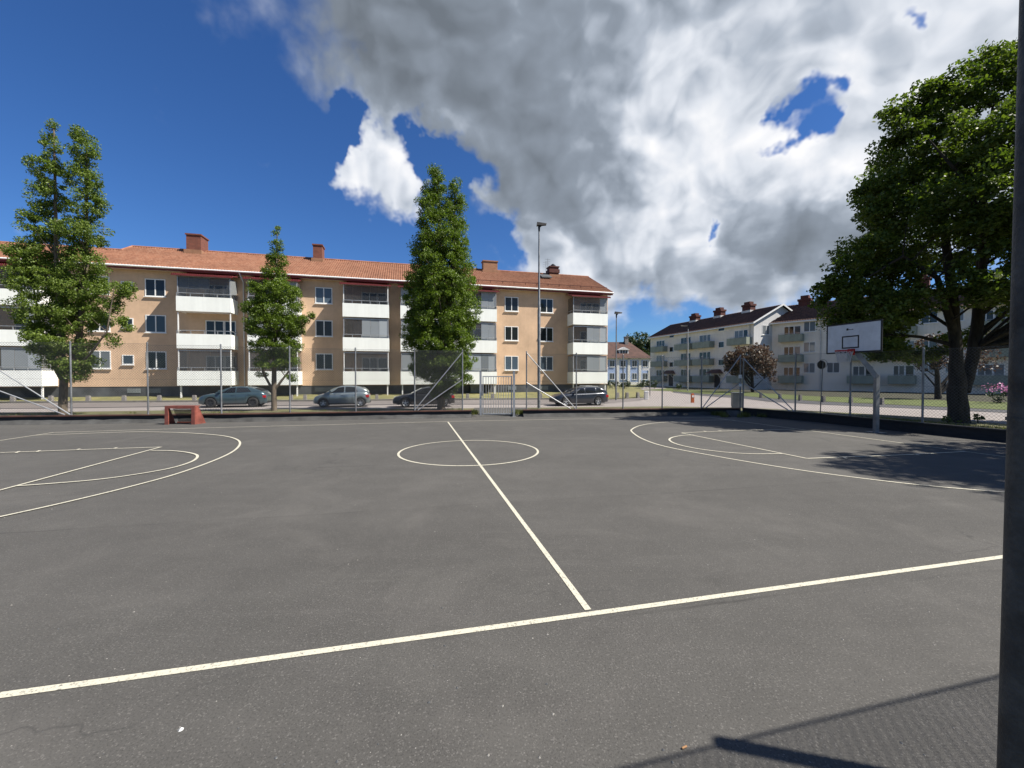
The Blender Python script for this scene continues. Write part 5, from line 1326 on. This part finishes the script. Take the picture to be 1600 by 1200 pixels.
# pebbles and leaf litter on the court
b = MB(); rg = random.Random(12)
for i in range(900):
    Yp = 1.7 + 15 * rg.random() ** 1.7; x = rg.uniform(-1.25, 1.2) * Yp; s = rg.choice([.003, .004, .004, .005, .006, .009]); a = rg.uniform(0, PI)
    vs = [(x + s * math.cos(a + k * PI / 2.5) * rg.uniform(.7, 1.2), Yp + s * math.sin(a + k * PI / 2.5) * rg.uniform(.7, 1.2), .001) for k in range(5)] + [(x, Yp, s * .8)]
    b.add(vs, [(k, (k + 1) % 5, 5) for k in range(5)], 0 if rg.random() < .6 else 1)
tag(b.build('gravel', [mat('grit_pale', (.22, .21, .19, 1)), M['plinth']], recalc=False), 'scattered grit and tiny stones on the court', 'gravel', kind='stuff')
for (x, y, lab) in ((282, 1141, 'pale crumpled scrap on the asphalt in front of the near sideline'), (1070, 1171, 'small tan cigarette end lying on the asphalt')):
    g = G(x, y); b = MB()
    if 'tan' in lab: b.tube([(-.014, 0, .006), (.014, .012, .006)], .005, 8); o = b.build('cigarette_end', mat('tan_paper', (.3, .16, .07, 1)))
    else:
        for k in range(7): a = k * .9; b.add([(.012 * math.cos(a), .012 * math.sin(a), .001), (.016 * math.cos(a + .9), .014 * math.sin(a + .9), .004), (.004 * math.cos(a), .003, .014)], [(0, 1, 2)])
        o = b.build('paper_scrap', M['white_paint'])
    o.location = (g.x, g.y, 0); tag(o, lab, 'litter')

# ------------------------------------------------------------------ sun, sky, camera
S = Vector((.97, -.24, 0)).normalized(); EL = math.atan(1.23); Sd = Vector((S.x * math.cos(EL), S.y * math.cos(EL), math.sin(EL)))
sun = bpy.data.lights.new('sun', 'SUN'); sun.energy = 5.0; sun.angle = math.radians(.53); sun.color = (1, .94, .85)
so = bpy.data.objects.new('sun', sun); C.objects.link(so); so.rotation_euler = Sd.to_track_quat('Z', 'Y').to_euler(); so.location = Sd * 80

world = bpy.data.worlds.new('World'); sc.world = world; world.use_nodes = True; world.cycles.sampling_method = 'MANUAL'; world.cycles.sample_map_resolution = 256
n = NT(world.node_tree); n.n.clear()
sky = n.new('ShaderNodeTexSky', sky_type='NISHITA', sun_disc=False); sky.sun_elevation = EL; sky.sun_rotation = math.atan2(S.x, S.y); sky.air_density = 1.0; sky.dust_density = .3; sky.ozone_density = 2.2
tc = n.new('ShaderNodeTexCoord').outputs['Generated']
def dirv(px_, py_): r = ray(px_, py_).normalized(); return (r.x, r.y, r.z)
def blobfield(lst):
    tot = None
    for x, y, rpx, w in lst:
        d = dirv(x, y); sp_ = n.new('ShaderNodeVectorMath', operation='DOT_PRODUCT'); n.put(sp_, 0, WARP); sp_.inputs[1].default_value = d
        # angular radius of the blob at that direction
        r2 = ray(x + rpx, y).normalized(); ca = Vector(d).dot(r2); k = 1.0 / max(1e-4, (1 - ca))
        ex = n.math('EXPONENT', n.math('MULTIPLY', n.math('SUBTRACT', sp_.outputs['Value'], 1.0), k)); t = n.math('MULTIPLY', ex, w)
        tot = t if tot is None else n.math('ADD', tot, t)
    return tot
# warp the direction a little so that blob outlines are ragged
nz = n.new('ShaderNodeTexNoise'); n.put(nz, 'Vector', tc); nz.inputs['Scale'].default_value = 4.5; nz.inputs['Detail'].default_value = 5; nz.inputs['Roughness'].default_value = .6
wsub = n.new('ShaderNodeVectorMath', operation='SUBTRACT'); n.put(wsub, 0, nz.outputs['Color']); wsub.inputs[1].default_value = (.5, .5, .5)
wsc = n.new('ShaderNodeVectorMath', operation='SCALE'); n.put(wsc, 0, wsub); wsc.inputs['Scale'].default_value = .30
wad = n.new('ShaderNodeVectorMath', operation='ADD'); n.put(wad, 0, tc); n.put(wad, 1, wsc)
wn = n.new('ShaderNodeVectorMath', operation='NORMALIZE'); n.put(wn, 0, wad); WARP = wn
# perspective-correct cloud plane coordinates for texture detail
sep = n.new('ShaderNodeSeparateXYZ', {0: tc}); zc_ = n.math('ADD', n.math('MAXIMUM', sep.outputs[2], .0), .16)
pl2 = n.new('ShaderNodeCombineXYZ', {0: n.math('DIVIDE', sep.outputs[0], zc_), 1: n.math('DIVIDE', sep.outputs[1], zc_), 2: 0})
def warped(vec, amount, scale, detail=5):
    w_ = n.new('ShaderNodeTexNoise'); n.put(w_, 'Vector', vec); w_.inputs['Scale'].default_value = scale; w_.inputs['Detail'].default_value = detail
    s_ = n.new('ShaderNodeVectorMath', operation='SUBTRACT'); n.put(s_, 0, w_.outputs['Color']); s_.inputs[1].default_value = (.5, .5, .5)
    m_ = n.new('ShaderNodeVectorMath', operation='SCALE'); n.put(m_, 0, s_); m_.inputs['Scale'].default_value = amount
    a_ = n.new('ShaderNodeVectorMath', operation='ADD'); n.put(a_, 0, vec); n.put(a_, 1, m_); return a_.outputs[0]
def puffs(vec, scale, detail, rough=.55):
    """billowing field: 1 in the heart of a puff, 0 between puffs"""
    v = n.new('ShaderNodeTexVoronoi', feature='F1'); n.put(v, 'Vector', vec); v.normalize = True
    v.inputs['Scale'].default_value = scale; v.inputs['Detail'].default_value = detail; v.inputs['Roughness'].default_value = rough
    return n.math('SUBTRACT', 1.0, v.outputs['Distance'])
cv = warped(tc, .22, 4.0, 3)
off = n.new('ShaderNodeVectorMath', operation='ADD'); n.put(off, 0, cv); off.inputs[1].default_value = (.030, -.012, .030)
V1 = puffs(cv, 5.5, 3); V1b = puffs(off.outputs[0], 5.5, 2)
relief = n.math('SUBTRACT', V1, V1b)                 # sunward side of each puff minus its far side
N1 = n.noise(pl2.outputs[0], .9, 5, .55, .5); N3 = n.noise(tc, 2.2, 4, .55, 0)
P2 = n.noise(pl2.outputs[0], 2.2, 5, .55, 0); N5 = n.noise(tc, 11.0, 4, .6, 0)
cloud = blobfield([(960, 448, 50, .3), (650, 20, 150, .95), (1230, 440, 80, .5), (800, 80, 230, 1.0), (1000, 120, 250, .9), (1150, 60, 220, .8), (1400, 40, 260, .9), (950, 290, 170, .75), (1130, 330, 180, .85), (1050, 400, 150, .7), (1280, 380, 120, .7), (1450, 300, 170, .8), (1550, 150, 180, .9), (840, 330, 75, .35),
                   (600, 250, 42, .95), (622, 305, 44, .85), (548, 290, 30, .6), (520, 300, 20, .5), (735, 278, 22, .8), (590, 350, 30, .25), (0, 350, 22, .3), (985, 480, 70, .45), (900, 410, 70, .35), (1190, 472, 70, .4), (960, 462, 26, .5), (560, 372, 20, .2)])
holes = blobfield([(515, 240, 34, .8), (480, 320, 60, .5), (560, 222, 22, .8), (578, 208, 24, .8), (648, 222, 20, .9), (672, 240, 26, .9), (705, 245, 30, 1.0), (690, 310, 34, .7), (1240, 160, 34, .95), (1228, 225, 26, .95), (1268, 205, 22, .9), (1205, 180, 20, .6), (1290, 140, 22, .7), (1108, 365, 14, .8), (1405, 28, 20, .7), (760, 252, 30, .8), (790, 345, 34, .7), (800, 385, 40, .7), (420, 170, 60, .3),
                   (1010, 492, 50, .8), (640, 405, 90, .5), (1180, 500, 60, .6), (940, 505, 60, .5), (1100, 500, 40, .5), (540, 190, 16, .5), (590, 196, 18, .6)])
cl = n.math('MINIMUM', cloud, .95)
dens = n.math('SUBTRACT', cl, holes)
dens = n.math('ADD', dens, n.math('MULTIPLY', n.math('SUBTRACT', V1, .62), .95))
dens = n.math('ADD', dens, n.math('MULTIPLY', n.math('SUBTRACT', N5, .5), .55))
behind = n.maprange(sep.outputs[1], .15, -.2)
dens = n.math('ADD', dens, n.math('MULTIPLY', behind, n.math('ADD', n.math('MULTIPLY', N3, 2.0), -.72)))
mask = n.maprange(dens, .20, .78)
msm = n.math('MULTIPLY', mask, n.math('MULTIPLY', mask, n.math('SUBTRACT', 3.0, n.math('MULTIPLY', mask, 2.0))))
# shade: the thick middle of the mass is grey underneath, its thin parts and sunward rims bright
gray = blobfield([(760, 100, 170, .42), (600, 70, 150, .42), (480, 50, 120, .40), (530, 150, 60, .25), (870, 240, 110, .30), (900, 320, 80, .16), (1000, 30, 90, .10), (1270, 385, 95, .50), (1160, 350, 50, .15), (1440, 270, 70, .32), (1350, 330, 60, .2), (1060, 450, 110, .22), (1400, 400, 90, .3), (1180, 430, 60, .2)])
white = blobfield([(1170, 230, 90, .28), (1330, 255, 60, .30), (1450, 90, 170, .22), (1060, 290, 90, .22), (600, 265, 80, .50), (1080, 410, 70, .20), (980, 170, 70, .20), (1130, 120, 110, .20), (900, 430, 60, .2), (735, 280, 30, .3), (1000, 340, 60, .15)])
shd = n.math('ADD', n.math('SUBTRACT', n.math('MULTIPLY', gray, .95), white), .25)
shd = n.math('SUBTRACT', shd, n.math('MULTIPLY', relief, 2.5))
shd = n.math('ADD', shd, n.math('MULTIPLY', n.math('SUBTRACT', N1, .5), 1.0))
shd = n.math('ADD', shd, n.math('MULTIPLY', n.math('SUBTRACT', P2, .5), .35))
shd = n.math('ADD', shd, n.maprange(dens, .3, 1.1, -.12, .08))
shd = n.math('ADD', shd, n.math('MULTIPLY', behind, .5))
ccol = n.ramp(n.maprange(shd, -.25, 1.15), [(0.0, (1.0, 1.0, 1.02, 1)), (.20, (.76, .80, .87, 1)), (.40, (.46, .515, .60, 1)), (.60, (.28, .325, .39, 1)), (1.0, (.165, .192, .228, 1))])
skyh = n.new('ShaderNodeHueSaturation', {'Color': sky.outputs[0]}); skyh.inputs['Saturation'].default_value = 1.12; skyh.inputs['Value'].default_value = 1.0
skyc = n.mix(1.0, skyh.outputs[0], (.56, .85, 1.27, 1), 'MULTIPLY')
SKY = .052
b1 = n.new('ShaderNodeBackground', {'Color': skyc, 'Strength': SKY})
b2 = n.new('ShaderNodeBackground', {'Color': ccol, 'Strength': .555})
mx = n.new('ShaderNodeMixShader', {0: msm}); n.l.new(b1.outputs[0], mx.inputs[1]); n.l.new(b2.outputs[0], mx.inputs[2])
out = n.new('ShaderNodeOutputWorld'); n.l.new(mx.outputs[0], out.inputs[0])

cam = bpy.data.cameras.new('camera'); cam.sensor_width = 36; cam.lens = F / 1600 * 36; cam.clip_end = 3000; cam.clip_start = .05
co = bpy.data.objects.new('camera', cam); C.objects.link(co); co.location = (0, 0, CAMH); co.rotation_euler = (PI / 2 - PITCH, 0, 0)
sc.camera = co
sc.view_settings.view_transform = 'Standard'; sc.view_settings.look = 'None'; sc.view_settings.exposure = 0.85; sc.view_settings.gamma = 1.0
sc.cycles.max_bounces = 8; sc.cycles.transparent_max_bounces = 24
